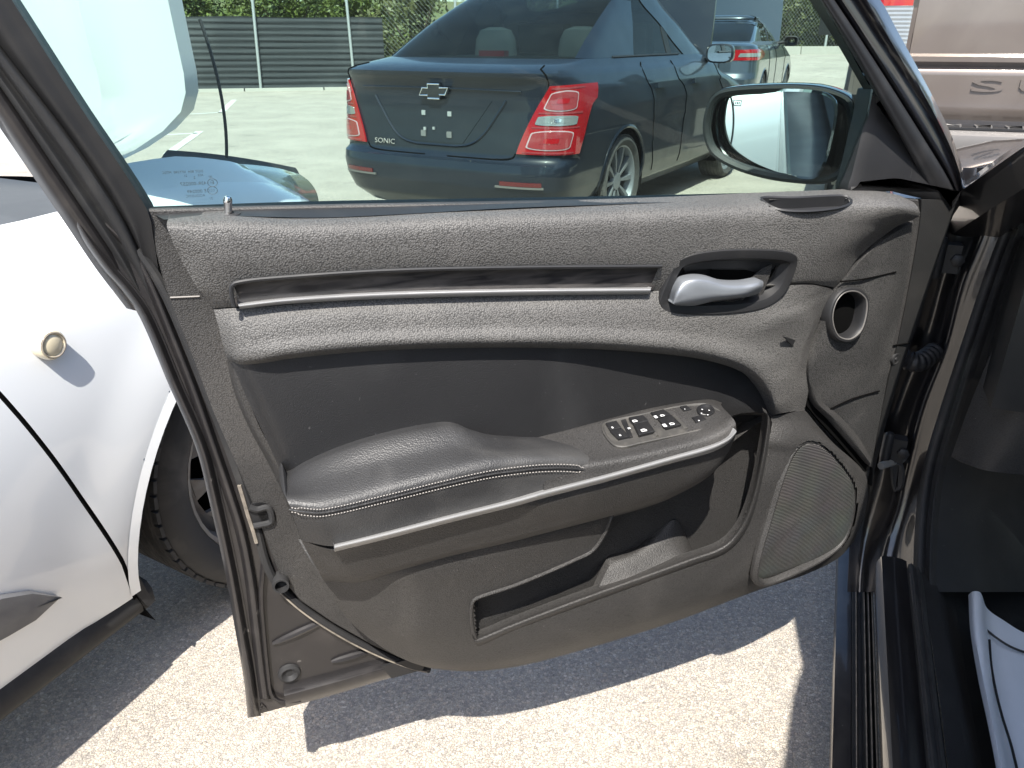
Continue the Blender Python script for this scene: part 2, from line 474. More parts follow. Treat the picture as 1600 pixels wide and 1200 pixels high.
big = nd.new('ShaderNodeTexNoise'); big.inputs['Scale'].default_value = 1.3; big.inputs['Detail'].default_value = 8; big.inputs['Roughness'].default_value = .6; lk.new(tc.outputs['Object'], big.inputs[0])
br = nd.new('ShaderNodeMapRange'); br.inputs[1].default_value = .3; br.inputs[2].default_value = .7; br.inputs[3].default_value = .98; br.inputs[4].default_value = 1.30; lk.new(big.outputs[0], br.inputs[0])
fine = nd.new('ShaderNodeTexNoise'); fine.inputs['Scale'].default_value = 520; fine.inputs['Detail'].default_value = 4; lk.new(tc.outputs['Object'], fine.inputs[0])
fr = nd.new('ShaderNodeMapRange'); fr.inputs[1].default_value = .3; fr.inputs[2].default_value = .7; fr.inputs[3].default_value = .74; fr.inputs[4].default_value = 1.18; lk.new(fine.outputs[0], fr.inputs[0])
m0 = 1.2
m1 = nd.new('ShaderNodeMath'); m1.operation = 'MULTIPLY'; lk.new(er.outputs[0], m1.inputs[0]); lk.new(br.outputs[0], m1.inputs[1])
m2 = nd.new('ShaderNodeMath'); m2.operation = 'MULTIPLY'; lk.new(m1.outputs[0], m2.inputs[0]); lk.new(fr.outputs[0], m2.inputs[1])
vm = nd.new('ShaderNodeVectorMath'); vm.operation = 'SCALE'; lk.new(rp.outputs[0], vm.inputs[0]); lk.new(m2.outputs[0], vm.inputs['Scale'])
# a few reddish and black stones, oil stains
st = nd.new('ShaderNodeTexNoise'); st.inputs['Scale'].default_value = 3.1; st.inputs['Detail'].default_value = 5; lk.new(tc.outputs['Object'], st.inputs[0])
sr = nd.new('ShaderNodeMapRange'); sr.inputs[1].default_value = .62; sr.inputs[2].default_value = .75; sr.inputs[4].default_value = .5; lk.new(st.outputs[0], sr.inputs[0])
mx = nd.new('ShaderNodeMix'); mx.data_type = 'RGBA'; lk.new(sr.outputs[0], mx.inputs[0]); lk.new(vm.outputs[0], mx.inputs[6]); mx.inputs[7].default_value = (.12, .105, .095, 1)
lk.new(mx.outputs[2], b.inputs['Base Color'])
bp = nd.new('ShaderNodeBump'); bp.inputs['Strength'].default_value = .7; bp.inputs['Distance'].default_value = .004
ht = nd.new('ShaderNodeMath'); ht.operation = 'MULTIPLY_ADD'; lk.new(er.outputs[0], ht.inputs[0]); ht.inputs[1].default_value = .8; lk.new(sp.outputs[1], ht.inputs[2])
lk.new(ht.outputs[0], bp.inputs['Height']); lk.new(bp.outputs[0], b.inputs['Normal']); M['asphalt'] = m
M['cowl'] = mat('weathered cowl plastic', (.05, .058, .066), .55, dust=(9, .4, (.10, .11, .12)))
M['field'] = mat('dry grass ground', (.09, .115, .035), .95, var=(.6, .8, (.14, .135, .06)), grain=(8, 1, 'noise', .05))

# ================================================================== ground
def gz(x, y):
    a = min(1, max(0, (x - .8) / 6.0)); bb = min(1, max(0, (y - 9.5) / 14.0))
    a = a * a * (3 - 2 * a); bb = bb * bb * (3 - 2 * bb)
    return .8 * a * bb
mb = MB()
xs = [-160, -90, -50, -30] + [-20 + i * 1.0 for i in range(41)] + [30, 50, 90, 160]
ys = [-90, -40, -15, -5] + [0 + i * 1.0 for i in range(31)] + [40, 60, 110, 200]
mb.grid([[Vector((x, y, gz(x, y))) for x in xs] for y in ys])
mk('ground', mb, M['asphalt'], kind='structure', label='pale worn asphalt of the car lot with exposed stones', smooth=60, origin=Vector((0, 0, 0)))
def gp(px, py, z=.004):
    return hit(px, py, Vector((0, 0, z)), Z)
for q in ([(205, 214), (212, 206), (372, 146), (384, 146), (300, 206), (268, 236), (240, 240), (284, 212)],):
    pass
def line_strip(p, q, w, lab):
    a = gp(*p); b = gp(*q); d = (b - a).normalized(); s = Vector((-d.y, d.x, 0)) * w / 2
    m = MB(); n = 14
    rows = [[a + (b - a) * (i / n) - s * (1 + .06 * random.uniform(-1, 1)), a + (b - a) * (i / n) + s * (1 + .06 * random.uniform(-1, 1))] for i in range(n + 1)]
    for r in rows:
        for p_ in r: p_.z = gz(p_.x, p_.y) + .004
    m.grid(rows)
    mk('parking_line', m, M['linepaint'], kind='structure', label=lab)
line_strip((262, 240), (312, 205), .11, 'white painted parking line left of the dark sedan')
line_strip((345, 176), (366, 156), .11, 'white painted parking line near the screened fence')
line_strip((180, 214), (309, 208), .10, 'white painted line crossing towards the open hood')
line_strip((230, 182), (352, 175), .10, 'white painted line nearest the screened fence')

# ================================================================== the dark car whose door is open
car = empty('dark_sedan', cc(1.0, 1.0, 0), 'black sedan at right, its front door swung wide open towards us', 'car')

# ---- the door: pressed steel shell
outer = [(105, 345), (120, 363), (160, 420), (187, 450), (217, 493), (263, 600), (306, 700), (326, 779), (350, 888), (365, 971), (381, 1063), (387, 1122),
         (444, 1108), (540, 1080), (650, 1048), (800, 1012), (1000, 955), (1180, 905), (1290, 868), (1330, 830), (1352, 770), (1364, 715), (1400, 610), (1422, 548), (1440, 500), (1466, 410), (1489, 342), (1504, 312)]
mb = MB()
pts = [dp(x, y, 0) for x, y in outer] + [dp(1330, 345, 0), dp(900, 356, 0), dp(500, 362, 0), dp(250, 366, 0)]
mb.rings(pts, EW, [(0.004, -.10), (0, -.096), (0, -.004), (.004, 0)], cap=True, capback=True)
door = mk('door', mb, M['bronze'], car, origin=HB + Z * .3)
def D(name, mb, mat, **k):
    return mk(name, mb, mat, door, **k)

mb = MB(); mb.rings([p - EW * .0985 for p in pts], -EW, [(.006, -.004), (.008, .004), (.02, .006)]); D('outer_skin', mb, M['gloss'])
# outer hem along the latch edge, stepped in three ribs
le = [(105, 330), (120, 363), (160, 420), (187, 450), (217, 493), (263, 600), (306, 700), (326, 779), (350, 888), (365, 971), (381, 1063), (387, 1122)]
def off(c, dx, dy=0, w=0):
    return [(p[0] + dx, p[1] + dy, w) for p in c]
mb = MB()
dloft(mb, [[(x, y, .001) for x, y in le], [(x + 5, y - 1, .012) for x, y in le], [(x + 12, y - 2, .013) for x, y in le], [(x + 17, y - 3, .003) for x, y in le], [(x + 21, y - 3, .002) for x, y in le]], 60, 9, skirt=.01)
D('edge_hem', mb, M['bronze'])
rb = [(160, 345), (210, 395), (235, 440), (262, 505), (300, 600), (332, 690), (356, 760), (378, 830), (392, 900), (402, 980), (410, 1050), (416, 1092)]
mb = MB(); dloft(mb, [[(x - 11, y, .001) for x, y in rb], [(x - 6, y, .009) for x, y in rb], [(x + 3, y, .010) for x, y in rb], [(x + 8, y, .001) for x, y in rb]], 60, 7, skirt=.006)
D('edge_rib', mb, M['bronze'])
# lower hem strip and dull tape
mb = MB(); dloft(mb, [[(446, 1106, .003), (520, 1086, .003), (600, 1062, .003), (662, 1046, .003)], [(446, 1098, .012), (520, 1078, .012), (600, 1056, .012), (662, 1040, .012)], [(444, 1086, .012), (520, 1066, .012), (600, 1044, .012), (662, 1030, .012)], [(443, 1078, .001), (520, 1058, .001), (600, 1036, .001), (662, 1024, .001)]], 20, 7, skirt=.006)
D('bottom_hem', mb, M['bronze'])
mb = MB(); mb.rings(dpoly([(596, 1042), (640, 1030), (668, 1032), (660, 1047), (612, 1060)], .014), EW, [(0, -.004), (0, 0)])
D('tape_patch', mb, M['matte'])
# pressed stiffening ribs, drain plug, stamped mark
for a, b_ in (((426, 1006), (508, 969)), ((518, 1034), (578, 1017))):
    mb = MB(); n = 10; path = [dp(a[0] + (b_[0] - a[0]) * i / n, a[1] + (b_[1] - a[1]) * i / n, .002) for i in range(n + 1)]
    mb.tube(path, .004, 8, rs=[.0012 + .0045 * math.sin(math.pi * min(1, max(0, (i + .3) / (n + .6)))) ** .5 for i in range(n + 1)])
    D('pressed_rib', mb, M['bronze'])
mb = MB(); mb.disc_lathe(dp(452, 1051, 0), EW, [(.017, 0), (.016, .004), (.012, .006), (.008, .003), (.006, .001), (.0055, .001), (.0, .001)], 22)
D('drain_plug', mb, M['rubber'])
mb = MB(); mb.disc_lathe(dp(438, 902, 0), (EW + Z * .1), [(.012, 0), (.012, .022), (.011, .025), (.0085, .025), (.008, .012), (0, .012)], 20)
D('door_bumper', mb, M['rubber'])
mb = text_mb('A', .019, dp(404, 1111, .002), -EU, Z, EW, .0008)
D('stamped_mark', mb, M['bronze'])
# striker loop (latch opening)
mb = MB(); lp = [(390, 793), (402, 796), (418, 793), (424, 803), (424, 815), (408, 820), (396, 822)]
mb.tube([dp(x, y, .014) for x, y in cr(lp, 24)], .0045, 8); D('latch_loop', mb, M['rubber'])
mb = MB(); mb.rings(dpoly([(392, 788), (418, 786), (424, 800), (420, 818), (396, 820)], .012, 24), EW, [(0, -.01), (.001, 0)]); D('latch_cover', mb, M['matte'])
mb = MB(); mb.tube([dp(x, y, .012) for x, y in cr([(374, 758), (382, 785), (388, 806), (396, 830), (401, 848)], 16)], .0028, 6); D('torn_foam_strip', mb, M['seal_edge'])

# door weather seal: dark tube with a dusty lip
sp_ = [(212, 392), (245, 440), (282, 520), (318, 610), (350, 690), (378, 768), (398, 828), (412, 880), (432, 918), (470, 952), (520, 986), (580, 1018), (640, 1042), (668, 1048)]
mb = MB(); mb.tube([dp(x + 3, y - 2, .006) for x, y in cr(sp_, 60)], .006, 8); D('weather_seal', mb, M['rubber'])
mb = MB(); mb.tube([dp(x - 1, y + 2, .013) for x, y in cr(sp_[8:], 44)], .0012, 6); D('seal_lip', mb, M['seal_edge'])
sb_ = [(412, 880), (408, 930), (412, 990), (418, 1050), (424, 1086), (440, 1096), (470, 1094)]
mb = MB(); mb.tube([dp(x, y, .006) for x, y in cr(sb_, 30)], .0035, 6); D('seam_sealer', mb, M['bronze'])

# ---- trim backing panel
bk = [(232, 328), (240, 380), (262, 465), (300, 560), (332, 645), (366, 722), (396, 790), (418, 850), (440, 905), (470, 940), (520, 974), (580, 1008), (640, 1036), (700, 1044),
      (800, 1034), (1000, 976), (1180, 915), (1285, 878), (1338, 836), (1352, 780), (1361, 730), (1385, 600), (1402, 540), (1424, 440), (1440, 345), (1436, 312)]
mb = MB()
mb.rings([dp(x, y, .012) for x, y in bk] + [dp(1340, 304, .012), dp(900, 316, .012), dp(500, 322, .012)], EW, [(0, -.011), (0, -.002), (.002, 0)])
D('trim_backing', mb, M['plastic'])
mb = MB(); mb.tube([dp(x, y, .013) for x, y in [(266, 465), (290, 464), (312, 463)]], .0012, 6); D('trim_seam', mb, M['stepgrey'])
# narrow upright band between trim face and shell (rounded edge of the panel)
mb = MB()
dloft(mb, [W([(310, 455), (334, 485), (352, 545), (362, 600), (385, 660), (430, 745), (470, 840)], .013), W([(320, 455), (342, 485), (360, 560), (372, 615), (398, 675), (440, 745), (482, 845)], .03), W([(330, 455), (352, 488), (368, 566), (386, 620), (412, 680), (450, 745), (495, 850)], .034)], 40, 8, skirt=.01)
D('trim_edge', mb, M['plastic'])

# ---- upper trim
bez = [(1056, 412), (1075, 399), (1120, 391), (1180, 389), (1232, 393), (1246, 402), (1240, 430), (1224, 460), (1195, 481), (1130, 491), (1062, 491), (1036, 485), (1031, 470), (1042, 440)]
bezin = [(1060, 418), (1080, 405), (1125, 398), (1180, 396), (1225, 399), (1238, 406), (1232, 430), (1217, 456), (1190, 474), (1130, 484), (1066, 484), (1044, 479), (1040, 468), (1050, 442)]
woodh = [(366, 444), (420, 437), (600, 425), (800, 420), (1030, 418), (1014, 452), (800, 456), (600, 461), (450, 470), (376, 477)]
crescent = [(1190, 311), (1240, 311), (1300, 308), (1322, 309), (1329, 317), (1312, 325), (1262, 331), (1218, 329), (1200, 321)]
UT = [
 [(266, 340, .03), (300, 337, .03), (355, 334, .03), (450, 337, .03), (560, 335, .03), (700, 328, .03), (900, 320, .03), (1100, 312, .03), (1200, 307, .03), (1300, 303, .03), (1350, 301, .03), (1400, 304, .03), (1428, 316, .03)],
 [(261, 347, .058), (300, 345, .06), (355, 343, .062), (450, 347, .062), (560, 345, .062), (700, 338, .062), (900, 331, .062), (1100, 323, .062), (1200, 318, .062), (1300, 313, .062), (1350, 311, .062), (1402, 314, .06), (1434, 324, .05)],
 [(262, 358, .068), (300, 357, .073), (355, 356, .075), (450, 360, .075), (560, 358, .075), (700, 351, .075), (900, 344, .075), (1100, 336, .075), (1200, 332, .075), (1300, 326, .076), (1350, 324, .076), (1404, 326, .072), (1437, 337, .048)],
 [(284, 408, .064), (320, 402, .074), (355, 400, .077), (450, 396, .077), (560, 390, .077), (700, 382, .077), (900, 374, .077), (1100, 366, .077), (1200, 362, .077), (1280, 358, .077), (1330, 357, .074), (1372, 356, .062), (1400, 355, .042)],
 [(310, 452, .06), (340, 440, .068), (380, 433, .071), (450, 428, .072), (560, 422, .072), (700, 416, .072), (900, 412, .072), (1100, 410, .072), (1200, 408, .072), (1260, 402, .072), (1298, 398, .068), (1325, 396, .056), (1345, 398, .038)],
 [(326, 474, .05), (350, 470, .058), (390, 466, .06), (450, 462, .06), (560, 455, .06), (700, 449, .06), (900, 445, .06), (1100, 442, .062), (1200, 440, .064), (1245, 439, .064), (1272, 438, .06), (1296, 438, .05), (1316, 436, .036)],
 [(334, 482, .046), (358, 480, .052), (390, 478, .055), (450, 473, .056), (560, 466, .056), (700, 460, .056), (900, 456, .056), (1100, 451, .058), (1200, 446, .06), (1245, 443, .06), (1268, 443, .056), (1286, 446, .048), (1303, 449, .034)]]
mb = MB(); dloft(mb, UT, 300, 64, holes=[woodh, bezin, crescent], skirt=.03); D('upper_trim', mb, M['grain'])
# belt seal along the glass and smooth ledge behind the vinyl
mb = MB(); dloft(mb, [[(228, 326, -.012), (500, 317, -.012), (900, 310, -.012), (1332, 300, -.012)], [(230, 331, .004), (500, 322, .004), (900, 315, .004), (1334, 304, .004)], [(236, 337, .012), (500, 327, .012), (900, 320, .012), (1336, 308, .012)]], 80, 8, skirt=.012)
D('glass_seal', mb, M['rubber'])
mb = MB(); dloft(mb, [[(240, 334, .008), (355, 328, .008), (500, 324, .008), (760, 318, .008), (1000, 312, .008), (1200, 306, .008), (1336, 302, .008)], [(256, 343, .040), (355, 338, .044), (500, 340, .046), (640, 334, .044), (800, 325, .042), (1000, 318, .038), (1336, 306, .030)]], 80, 8, skirt=.012)
D('ledge_strip', mb, M['matte'])
# crescent grip recess on the ledge
o_, n_ = dp(1260, 318, .062), (EW * .35 + Z * .94).normalized()
mb = MB(); mb.rings([hit(x, y, o_, n_) for x, y in cr(crescent, 48, True)], n_, [(-.003, .002), (-.001, .0035), (.001, .002), (.003, -.006), (.005, -.012)]); D('grip_recess', mb, M['matte'])
# lock pin
mb = MB(); pb = dp(357, 340, .03); mb.disc_lathe(pb, Z + EU * .12, [(.0145, 0), (.014, .003), (.009, .005), (.007, .004)], 20); pin = D('lock_pin_base', mb, M['rubber'])
mb = MB(); mb.disc_lathe(pb, Z - EU * .10, [(.0052, 0), (.0052, .018), (.0058, .020), (.0058, .024), (.0045, .0275), (.002, .0288), (0, .029)], 18); mb.v = [pb + (v - pb) * .84 for v in mb.v]; D('lock_pin', mb, M['chrome'])
# wood-look strip and its chrome edge
mb = MB(); dloft(mb, [W([(358, 447), (420, 436), (600, 423), (800, 418), (1038, 416)], .062), W([(360, 460), (430, 450), (600, 438), (800, 433), (1032, 431)], .061), W([(366, 479), (450, 470), (600, 461), (800, 456), (1020, 453)], .060)], 90, 10, skirt=.02); D('wood_strip', mb, M['wood'])
mb = MB(); mb.tube([dp(x, y, .0725) for x, y in cr([(366, 479), (362, 462), (362, 446), (372, 441), (420, 435), (600, 423), (800, 418), (1034, 416)], 90)], .0026, 8); D('strip_lip', mb, M['matte'])
mb = MB(); dloft(mb, [W([(371, 474), (450, 465), (600, 456), (800, 451), (1018, 449)], .060), W([(372, 476), (450, 467), (600, 458), (800, 453), (1017, 451)], .069), W([(374, 480), (450, 472), (600, 463.5), (800, 458.5), (1016, 456)], .0695), W([(375, 483), (450, 475), (600, 467), (800, 462), (1014, 460)], .060)], 90, 9, skirt=.01); D('chrome_strip', mb, M['brightstrip'])
# ---- middle trim
notch = [(1222, 524), (1262, 536), (1248, 545)]
MT = [
 [(334, 484, .046), (358, 482, .052), (390, 481, .055), (450, 476, .056), (560, 468, .056), (700, 463, .056), (900, 458, .056), (1100, 452, .058), (1200, 447, .06), (1245, 445, .06), (1268, 445, .056), (1288, 449, .048), (1302, 455, .036), (1286, 486, .034), (1270, 530, .034), (1262, 575, .034), (1264, 605, .034), (1257, 641, .034)],
 [(340, 505, .05), (365, 506, .062), (400, 504, .066), (450, 499, .068), (560, 490, .068), (700, 486, .068), (900, 482, .068), (1060, 487, .068), (1160, 489, .07), (1210, 488, .07), (1240, 492, .068), (1258, 503, .06), (1262, 520, .055), (1256, 540, .055), (1250, 565, .055), (1246, 590, .055), (1246, 612, .055), (1246, 642, .05)],
 [(346, 530, .05), (368, 535, .066), (400, 532, .072), (450, 526, .074), (560, 516, .074), (700, 512, .074), (900, 510, .074), (1030, 516, .074), (1110, 524, .074), (1160, 535, .074), (1192, 548, .073), (1212, 562, .072), (1222, 578, .07), (1227, 592, .07), (1230, 605, .068), (1231, 618, .066), (1231, 630, .064), (1231, 644, .058)],
 [(352, 552, .046), (374, 563, .066), (410, 560, .076), (450, 553, .079), (560, 542, .08), (700, 536, .08), (900, 536, .08), (1000, 541, .08), (1080, 549, .08), (1130, 559, .08), (1164, 571, .08), (1185, 586, .078), (1197, 600, .076), (1204, 612, .074), (1208, 622, .072), (1211, 632, .07), (1213, 640, .066), (1214, 647, .06)],
 [(358, 566, .036), (380, 573, .05), (412, 569, .056), (450, 562, .058), (560, 551, .058), (700, 545, .058), (900, 545, .058), (1000, 550, .058), (1076, 558, .058), (1124, 568, .058), (1156, 580, .058), (1177, 594, .056), (1188, 607, .054), (1195, 618, .052), (1199, 628, .05), (1202, 637, .048), (1204, 644, .046), (1205, 650, .044)]]
mb = MB(); dloft(mb, MT, 300, 50, holes=[bezin, woodh], skirt=.03); D('middle_trim', mb, M['grain'])
# ---- soft insert
LIP = [(362, 566), (385, 570), (420, 565), (500, 551), (600, 544), (750, 540), (900, 542), (1000, 546), (1076, 553), (1124, 562), (1156, 575), (1177, 590), (1190, 606), (1199, 628), (1206, 648)]
mb = MB(); rows = []
for i in range(41):
    t = i / 40; r_ = []
    for k in range(141):
        x = 362 + 104 * t + (1206 - 362 - 104 * t) * k / 140
        yt = lerp_table(LIP, x)[0]; yb = lerp_table([(362, 800), (960, 790), (1080, 700), (1125, 662), (1206, 657)], x)[0]
        q = min(1, max(0, (x - 820) / 300)); q = q * q * (3 - 2 * q)
        w_ = .0605 - .026 * q - .014 * math.exp(-((x - 362 - 104 * t) / 14) ** 2) + .004 * math.sin(t * 3.1)
        r_.append(dp(x, yt + (yb - yt) * t, w_))
    rows.append(r_)
mb.grid(rows, skirt=-EW * .02); D('soft_insert', mb, M['insert'])

# ---- lower trim with the map pocket
pocket = [(740, 936), (850, 895), (925, 861), (948, 830), (960, 798), (1090, 740), (1130, 700), (1140, 652), (1203, 650), (1198, 700), (1180, 765), (1160, 815), (1132, 853), (1080, 872), (1000, 903), (860, 955), (745, 1001)]
grille = [(1176, 893), (1205, 800), (1238, 716), (1258, 694), (1282, 697), (1310, 724), (1332, 758), (1334, 800), (1318, 846), (1283, 872), (1222, 896), (1188, 904)]
LT = [
 [(466, 842, .04), (560, 868, .07), (700, 828, .07), (900, 778, .06), (1100, 718, .05), (1195, 655, .05), (1228, 647, .056), (1258, 642, .046), (1263, 648, .03)],
 [(488, 882, .06), (600, 888, .100), (750, 850, .104), (960, 798, .09), (1110, 744, .066), (1190, 702, .066), (1222, 690, .07), (1265, 672, .058), (1300, 690, .03)],
 [(512, 925, .06), (620, 928, .096), (740, 922, .098), (900, 866, .09), (1060, 806, .076), (1150, 776, .074), (1210, 740, .074), (1300, 705, .06), (1350, 738, .03)],
 [(552, 976, .05), (640, 984, .086), (745, 972, .088), (900, 915, .08), (1050, 870, .08), (1145, 834, .078), (1195, 806, .074), (1310, 760, .06), (1356, 775, .03)],
 [(598, 1012, .045), (680, 1020, .072), (780, 1008, .080), (900, 974, .082), (1050, 925, .082), (1165, 884, .078), (1225, 862, .072), (1310, 820, .058), (1350, 806, .03)],
 [(640, 1034, .045), (712, 1038, .066), (800, 1028, .072), (900, 1001, .074), (1050, 956, .074), (1175, 910, .07), (1250, 884, .064), (1310, 852, .05), (1340, 832, .03)],
 [(676, 1045, .030), (735, 1049, .045), (810, 1041, .050), (905, 1017, .052), (1052, 972, .052), (1180, 924, .05), (1255, 899, .044), (1310, 872, .034), (1334, 846, .022)]]
mb = MB(); dloft(mb, LT, 240, 110, holes=[pocket, [(1262 + (x - 1262) * 1.06, 798 + (y - 798) * 1.045) for x, y in cr(grille, 60, True)]], skirt=.02); D('lower_trim', mb, M['plastic'])
def wlook(rows, x, y):
    return min(((q[0] - x) ** 2 + (q[1] - y) ** 2, q[2]) for r in rows for q in r)[1]
LROWS0 = dcurves(LT, 160, 80)
# pocket: back wall, right inner wall, floor
pk = cr(pocket, 90, True)
cx, cy = 960, 890
mb = MB()
fr_ = [dp(x, y, .074) for x, y in pk]
bk_ = [dp(x * .97 + cx * .03, (y * .97 + cy * .03) - 2, .058 - .040 * min(1, max(0, (x - 770) / 280))) for x, y in pk]
mid_ = [a * .5 + b_ * .5 for a, b_ in zip(fr_, bk_)]
mb.grid([fr_, mid_, bk_], closed=True)
b0 = len(mb.v) - len(pk); mb.f.append(tuple(range(b0, b0 + len(pk))))
D('map_pocket', mb, M['plastic'])
mb = MB(); dloft(mb, [W([(975, 860), (1000, 852), (1052, 812), (1062, 818), (1080, 858)], .028), W([(955, 880), (985, 870), (1030, 858), (1058, 856), (1092, 872)], .05), W([(930, 930), (975, 910), (1018, 897), (1060, 882), (1100, 868)], .074)], 30, 12, skirt=.015); D('bottle_divider', mb, M['plastic'])
mb = MB(); rim = [(736, 960), (736, 985), (742, 1001), (760, 996), (800, 979), (900, 941), (1000, 905), (1080, 876), (1132, 856), (1158, 828), (1176, 785), (1190, 725), (1199, 670), (1200, 648)]
dloft(mb, [off(rim, -3, -7, .072), off(rim, -1, -2, .086), off(rim, 2, 4, .087), off(rim, 4, 9, .076)], 110, 8, skirt=.01); D('pocket_rim', mb, M['plastic'])
mb = MB(); mb.tube([dp(x, y, min(.097, wlook(LROWS0, x, y) + .001)) for x, y in cr([(746, 1003), (739, 985), (736, 958), (740, 938), (760, 929), (800, 916), (850, 896), (900, 874), (925, 861), (945, 833), (958, 800)], 50)], .0028, 8); D('pocket_edge', mb, M['plastic'])
mb = MB(); mb.disc_lathe(dp(742, 942, .07), (EW * .6 - EU).normalized(), [(.009, 0), (.009, .003), (.006, .004), (.004, .002), (0, .002)], 16); D('pocket_screw', mb, M['matte'])
# ---- speaker, set into the curve of the trim
def wlook(rows, x, y):
    best = min(((q[0] - x) ** 2 + (q[1] - y) ** 2, q[2]) for r in rows for q in r)
    return best[1]
LROWS = dcurves(LT, 200, 110)
gq = cr(grille, 72, True)
gw = [wlook(LROWS, x, y) for x, y in gq]
gw = [sum(gw[(i + k) % 72] for k in range(-2, 3)) / 5 for i in range(72)]
gs = [dp(x, y, w_) for (x, y), w_ in zip(gq, gw)]
mb = MB(); mb.rings(gs, EW, [(-.010, -.006), (-.0095, .0005), (-.006, .0025), (-.003, .0045), (.000, .004), (.0018, .001), (.003, -.006)], cap=False); D('speaker_ring', mb, M['plastic'])
gcx = sum(p[0] for p in gq) / 72; gcy = sum(p[1] for p in gq) / 72; gcw = sum(gw) / 72
mb = MB(); mb.grid([[dp(x + (gcx - x) * k, y + (gcy - y) * k, w_ + (gcw - w_) * k + dw) for (x, y), w_ in zip(gq, gw)] for k, dw in ((-.01, -.006), (.02, -.0015), (.10, .0), (.35, .001), (.65, .0015), (.98, .0015))], closed=True)
b0 = len(mb.v) - 72; mb.f.append(tuple(range(b0, b0 + 72))); D('speaker_grille', mb, M['mesh'])

# ---- armrest
AR = [
 [(437, 750, .060), (470, 725, .064), (540, 695, .066), (620, 672, .066), (690, 660, .066), (715, 663, .066), (745, 676, .062), (800, 681, .060), (860, 683, .060), (905, 690, .062)],
 [(438, 753, .078), (475, 729, .082), (545, 700, .084), (630, 677, .084), (705, 666, .084), (735, 672, .082), (775, 682, .080), (820, 686, .078), (870, 688, .078), (914, 695, .080)],
 [(441, 765, .11), (490, 752, .115), (580, 727, .115), (670, 706, .115), (740, 696, .115), (780, 698, .115), (820, 698, .115), (855, 698, .115), (895, 700, .113), (926, 708, .11)],
 [(446, 776, .138), (498, 776, .144), (590, 754, .144), (690, 729, .143), (760, 714, .142), (800, 711, .14), (835, 709, .14), (865, 709, .139), (900, 711, .137), (934, 718, .133)],
 [(450, 784, .146), (502, 787, .154), (596, 766, .154), (694, 741, .153), (765, 726, .152), (805, 721, .15), (840, 718, .15), (870, 718, .149), (903, 719, .146), (937, 725, .141)],
 [(454, 793, .149), (506, 798, .158), (600, 778, .158), (698, 753, .157), (768, 738, .156), (808, 732, .154), (843, 729, .154), (872, 728, .153), (905, 728, .15), (938, 731, .145)],
 [(462, 818, .147), (513, 825, .157), (605, 803, .157), (700, 779, .156), (770, 762, .155), (810, 753, .153), (845, 746, .153), (874, 743, .152), (907, 741, .149), (938, 738, .144)],
 [(474, 846, .142), (524, 853, .152), (610, 831, .152), (704, 806, .151), (772, 789, .150), (812, 778, .149), (847, 768, .148), (876, 760, .147), (909, 752, .145), (936, 745, .141)]]
mb = MB(); dloft(mb, AR, 120, 50, skirt=.08); D('armrest', mb, M['leather'])
se = [(452, 796, .1515), (470, 799, .157), (506, 801, .1605), (600, 780, .1605), (698, 756, .1595), (768, 741, .1585), (830, 733, .157), (872, 731, .156), (905, 733, .153), (928, 739, .1475)]
mb = MB(); mb.tube([dp(*q) for q in cr(se, 90)], .0011, 6); D('armrest_piping', mb, M['leather'])
for dy in (-5.5, 5.5):
    mb = MB(); q = cr(se, 400); d_ = 0; pts_ = [dp(x, y + dy * (1 if 12 < i < 380 else .6), w_ - .0005) for i, (x, y, w_) in enumerate(q)]
    i = 3
    while i < 395:
        mb.tube([pts_[i], pts_[i + 2]], .0007, 5); i += 4
    D('stitching', mb, M['thread'])
# ---- switch pod
SW = [
 [(840, 678, .050), (890, 667, .048), (950, 652, .042), (1020, 635, .034), (1085, 624, .026), (1112, 622, .024), (1130, 627, .022)],
 [(840, 682, .062), (890, 671, .062), (950, 657, .062), (1020, 641, .062), (1088, 630, .062), (1114, 629, .062), (1127, 633, .062)],
 [(845, 722, .132), (900, 716, .132), (965, 706, .132), (1030, 692, .132), (1090, 676, .131), (1125, 662, .128), (1142, 650, .122)],
 [(848, 734, .146), (905, 726, .147), (970, 716, .147), (1035, 702, .147), (1096, 686, .146), (1132, 671, .143), (1148, 658, .135)],
 [(850, 746, .151), (908, 736, .152), (975, 725, .152), (1040, 711, .152), (1100, 695, .151), (1136, 679, .148), (1150, 665, .140)],
 [(850, 778, .151), (910, 762, .152), (980, 744, .152), (1045, 726, .152), (1104, 709, .151), (1137, 694, .148), (1150, 680, .140)]]
mb = MB(); dloft(mb, SW, 90, 40, skv=-EW * .10 - Z * .09); D('switch_pod', mb, M['plastic'])
ct = [(522, 851), (600, 832), (700, 806), (800, 781), (850, 767), (950, 741), (1050, 713), (1110, 696), (1138, 684), (1150, 673)]
mb = MB(); dloft(mb, [[(x, y - 1, .150) for x, y in ct], [(x + .5, y + 1, .160 - (.009 if i > 8 else 0)) for i, (x, y) in enumerate(ct)], [(x + .8, y + 7 - (0, 0, 0, 0, 0, 0, 0, 0, 1.5, 5)[i], .162 - (0, 0, 0, 0, 0, 0, 0, 0, .002, .010)[i]) for i, (x, y) in enumerate(ct)], [(x + 1, y + 11 - (0, 0, 0, 0, 0, 0, 0, 0, 3, 8.5)[i], .150) for i, (x, y) in enumerate(ct)]], 100, 9, skirt=.01); D('armrest_chrome_strip', mb, M['brightstrip'])
mb = MB(); c2 = [(470, 843, .140)] + [(x, y + 9 - (3 if i > 7 else 0), .149) for i, (x, y) in enumerate(ct)]
c2b = [(480, 862, .134), (528, 868, .143), (600, 852, .143), (700, 828, .143), (800, 802, .144), (850, 790, .149), (950, 764, .149), (1050, 736, .148), (1108, 718, .147), (1134, 702, .145), (1145, 692, .138)]
